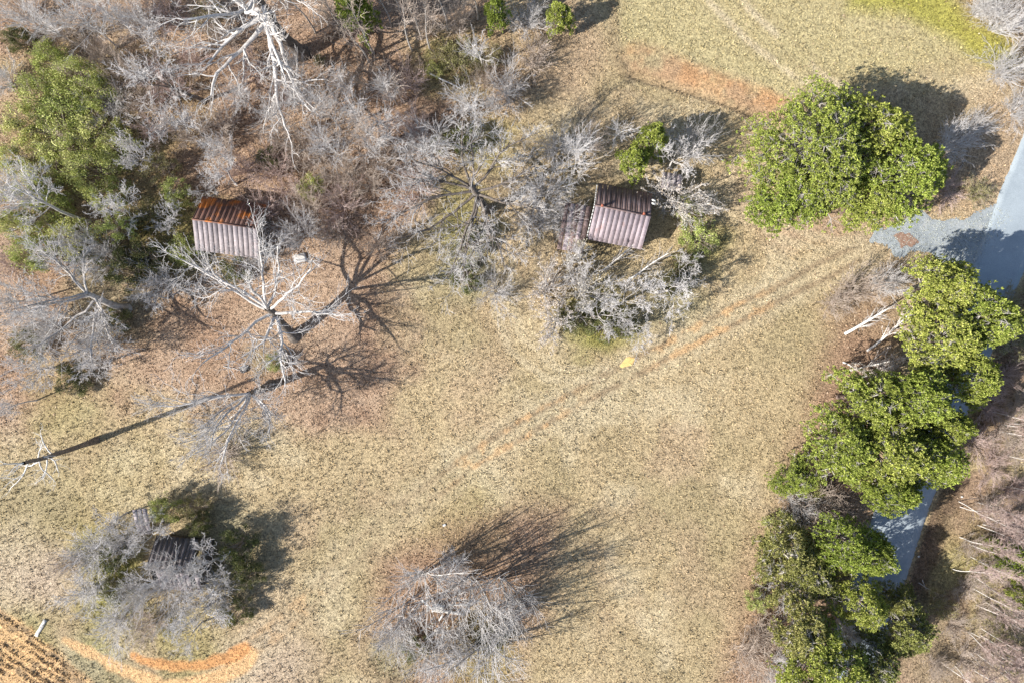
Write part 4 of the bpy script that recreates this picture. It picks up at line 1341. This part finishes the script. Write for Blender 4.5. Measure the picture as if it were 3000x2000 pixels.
P_ = [(1366, 1752, 105, 12, 'tall radiating bare tree at the centre of the ruin clump'), (1225, 1730, 90, 10, 'bare twiggy tree at the left of the ruin clump'), (1460, 1740, 80, 10, 'bare tree at the right of the ruin clump casting long shadows'),
      (1450, 1850, 95, 11, 'bare tree with fine grey twigs at the lower right of the ruin'), (1180, 1810, 75, 8, 'grey bare tree drooping left of the ruin rubble'), (1400, 1940, 95, 9, 'fine-twigged bare tree at the bottom edge below the ruin'),
      (1250, 1945, 70, 6, 'bare tree at the bottom left of the ruin clump')]
for j, (px, py, rp, h, lab) in enumerate(P_):
    xy = W(px, py, h * .55)
    pr = RT[j % 3]
    h0, r0 = 11.0, 4.2
    s = rp / PPM * .92 / r0
    put('ruin_tree', pr, lab, 'tree', xy, r_i.uniform(0, 6), (s, s, h / h0))

# ------------------------------------------------------------------ brush thickets
P_ = [(470, 200), (520, 250), (560, 160), (420, 300), (330, 320), (380, 230), (450, 380), (640, 380), (700, 470), (730, 200), (800, 500), (860, 430), (930, 450), (1010, 500), (1080, 540), (1000, 610), (900, 610), (830, 560), (1130, 480), (760, 600),
      (1200, 360), (1240, 420), (300, 130), (60, 40), (180, 100), (380, 60), (480, 40), (650, 100), (1180, 240), (1220, 560), (890, 680), (960, 690), (560, 400), (20, 230), (30, 780), (820, 280), (1060, 60), (960, 60), (1250, 60), (1340, 60), (1090, 250)]
def zone_w(x, y):
    return ('in the top left corner' if y < 140 and x < 700 else 'along the top among the slim trunks' if y < 270 and x >= 800 else 'right of the rusty shed' if y >= 390 and x >= 740
            else 'between the massive old tree and the rusty shed' if x >= 560 else 'beside the yellow-green shrub mass')


for ph in ('in the top left corner', 'along the top among the slim trunks', 'right of the rusty shed', 'between the massive old tree and the rusty shed', 'beside the yellow-green shrub mass'):
    spot_put('brush_thicket', BR_T + BR_P + BR_G[:1], 'brush', 4.0, 3.0, [(x + r_i.normal(0, 8), y + r_i.normal(0, 8), r_i.uniform(50, 78), r_i.uniform(2.5, 4.5), 'leafless brush thicket in the wood ' + ph) for x, y in P_ if zone_w(x, y) == ph],
             'brush thickets ' + ph, .5)
P_ = [(1490, 260, 75, 4, 'dense tan multi-stemmed brush at the edge of the upper clearing'), (1560, 170, 60, 3, 'reddish-brown brush along the clearing left of the field'), (1420, 230, 50, 3, 'straw-coloured tangle beside the pale log'),
      (1540, 60, 55, 3, 'tan brush near the top of the clearing'), (1730, 420, 50, 4, 'tan brush behind the white-barked tree'), (1640, 430, 60, 3.5, 'grey brush left of the house at the clearing edge'), (1600, 560, 70, 4, 'grey brush between the silvery tree and the house'),
      (1650, 640, 60, 3, 'grey brush beside the lean-to'), (1560, 650, 60, 3, 'brown brush right of the silvery tree'), (2030, 430, 62, 5, 'grey fine-twigged brush right of the cedars above the house'),
      (2520, 850, 75, 4, 'pinkish-grey brush above the leaning white birches'), (2450, 890, 50, 3, 'pinkish brush at the field edge by the birches'), (2590, 830, 60, 4, 'grey-brown brush between birches and the northern pine'),
      (2420, 1490, 88, 5, 'grey bare brush on the field side of the pines'), (2340, 1480, 55, 4, 'pale brush at the left of the roadside grey brush'), (2330, 1735, 70, 5, 'white dead tangle between the lower pines'), (2490, 1840, 62, 6, 'white twiggy thicket among the bottom pines'),
      (2240, 1860, 80, 4, 'grey brush at the bottom field edge'), (2190, 1930, 70, 4, 'pinkish-grey brush at the bottom of the field margin'), (2280, 1960, 60, 4, 'grey-green brush at the bottom edge beside the pines'),
      (2790, 420, 70, 3, 'reddish bare brush inside the large evergreen shadow'), (2850, 380, 55, 2.5, 'straw-coloured brush at the right tip of the evergreen shadow'), (2950, 60, 80, 5, 'white bare tangle in the top right corner'),
      (2960, 200, 75, 4, 'grey brush on the right edge beside the green strip'), (2990, 320, 55, 3, 'grey brush low on the right edge above the road'), (2890, 20, 60, 4, 'tan brush at the top edge near the right corner'),
      (360, 1590, 60, 3, 'soft grey-green brush left of the overgrown shed roof'), (260, 1730, 75, 2.6, 'faded grey brush at the lower left of the overgrown thicket'), (330, 1830, 75, 2.5, 'faint grey brush above the clay arc'), (430, 1830, 70, 2.8, 'pale brush below the overgrown shed'),
      (200, 1650, 55, 2, 'thin grey weeds left of the overgrown thicket'), (640, 1730, 60, 3.5, 'brown brush inside the right of the overgrown thicket'), (1160, 1870, 65, 3, 'greenish brush at the lower left of the ruin'),
      (1330, 1660, 60, 3, 'brown brush at the top of the ruin clump'), (1500, 1780, 60, 4, 'grey brush at the right rim of the ruin clump'), (1330, 1880, 75, 4, 'grey brush in the lower middle of the ruin clump'),
      (290, 760, 70, 5, 'grey brush under the shrubs left of the rusty shed'), (480, 830, 70, 4, 'twiggy grey brush at the left tips of the big oak'), (740, 730, 65, 3, 'twiggy brush in the black shade right of the rusty shed'),
      (130, 960, 80, 5, 'dense grey twigs beneath the gnarled oak'), (300, 1000, 80, 4, 'grey twigs at the lower right of the gnarled oak'), (650, 1330, 85, 3.5, 'fine grey brush beneath the southern limbs of the second pale oak'),
      (1120, 720, 55, 3, 'tan brush at the left rim of the silvery tree'), (1450, 850, 60, 3, 'silvery brush at the bottom tips of the silvery tree')]
spot_put('brush', BR_G + BR_T + BR_G, 'brush', 4.2, 3.0, P_, None, .5)
VG = [(2960, 880), (2920, 960), (2985, 1010), (2960, 1100), (2900, 1180), (2990, 1180), (2950, 1260), (2870, 1300), (2990, 1320), (2920, 1370), (2970, 1440), (2900, 1480), (2960, 1550), (2850, 1600), (2890, 1690), (2960, 1720),
      (2830, 1720), (2790, 1830), (2880, 1800), (2950, 1830), (2740, 1950), (2830, 1930), (2900, 1920), (2980, 1930), (2860, 560), (2780, 560)]
for lo_, hi_, ph in ((500, 700, 'between the large evergreen and the driveway'), (700, 1150, 'right of the road beside the bend'), (1150, 1500, 'right of the open stretch of road'), (1500, 2100, 'right of the road near the bottom corner')):
    spot_put('verge_brush', BR_O + BR_T + BR_P, 'brush', 3.7, 3.0, [(x, y, r_i.uniform(40, 70), r_i.uniform(1.0, 2.2), 'low brown verge brush ' + ph) for x, y in VG if lo_ <= y < hi_], 'low verge brush ' + ph, .5)
def zone_r(py):
    return 'above the vivid green young pine' if py < 1560 else 'level with the vivid green young pine' if py < 1730 else 'in the bottom right corner'


# saplings at the right edge: their trunks all point away from the drone
for i in range(62):
    py = r_i.uniform(1180, 2030)
    px = r_i.uniform(2840 - (py - 1180) * .12, 2990) + (0 if py > 1450 else 60)
    h = r_i.uniform(6, 10)
    put('pole_sapling', SAPP[int(r_i.integers(4))], 'thin pale-stemmed sapling at the right edge, ' + zone_r(py), 'sapling', W(px, py), r_i.uniform(0, 6), (r_i.uniform(.8, 1.1),) * 2 + (h / 9,), 'pale saplings at the right edge, ' + zone_r(py))


# leaning pale birches at the right, and leaning stems by the house
def leaning(label, p0, p1, h1, r0, seed, leaf=True, name='leaning_birch'):
    rng = np.random.default_rng(seed)
    a_, b_ = np.array([*W(*p0, .1), .0]), np.array([*W(*p1, h1), h1])
    d = b_ - a_
    L = np.array([np.linalg.norm(d)])
    tp, tr = grow(rng, np.zeros((1, 3)), d[None], L, np.array([r0]), 8, .04, .01, .45)
    s1 = spawn(rng, tp, tr, L, 16, .2, 1, .6, .45, .5, True, .1, .02)
    p1_, r1 = grow(rng, *s1, 4, .14, .03, .4)
    s2 = spawn(rng, p1_, r1, s1[2], 6, .2, 1, .65, .5, .6, True, .05, .014)
    p2, r2 = grow(rng, *s2, 3, .16, .02, .5)
    parts = [('trunk', tube_mesh('trunk', [(tp, tr, 8)], M_bark_white)), ('crown', tube_mesh('crown', [(p1_, r1, 4), (p2, r2, 3)], M_bark_pale))]
    if leaf:
        Q = p2[:, 1:].reshape(-1, 3)
        Q = Q[rng.integers(0, len(Q), 700)] + rng.normal(0, .1, (700, 3))
        parts.append(('foliage', np_mesh('foliage', *(lambda v, f: (v, [f]))(*leaves_geom(rng, Q, .06, .13)), M_bloom)))
    return put(name, parts, label, 'tree', (a_[0], a_[1]))


leaning('leaning white birch trunk uppermost of the pale ones beside the pines', (2476, 978), (2605, 915), 2.6, .2, 1, False)
leaning('long leaning white birch with pale leaves reaching up toward the pine', (2540, 1028), (2725, 895), 3.5, .15, 2)
leaning('white leaning birch lowest of the pale ones, with papery leaves', (2490, 1085), (2665, 1020), 2.6, .12, 3)
leaning('short papery-leaved white birch at the field edge below the others', (2470, 1060), (2545, 1090), 1.6, .1, 4)
leaning('white birch with pale leaves tucked against the top of the lower pine', (2510, 1110), (2620, 1070), 2.2, .11, 5)
leaning('pale stem leaning across the lower edge of the house roof', (1762, 795), (1880, 716), 3.2, .12, 6, False, 'leaning_tree')
leaning('pale stem leaning toward the right of the house thicket', (1838, 822), (1960, 745), 3.0, .11, 7, False, 'leaning_tree')
leaning('short pale stem leaning at the left of the house thicket', (1660, 780), (1710, 715), 3.0, .1, 8, True, 'leaning_tree')
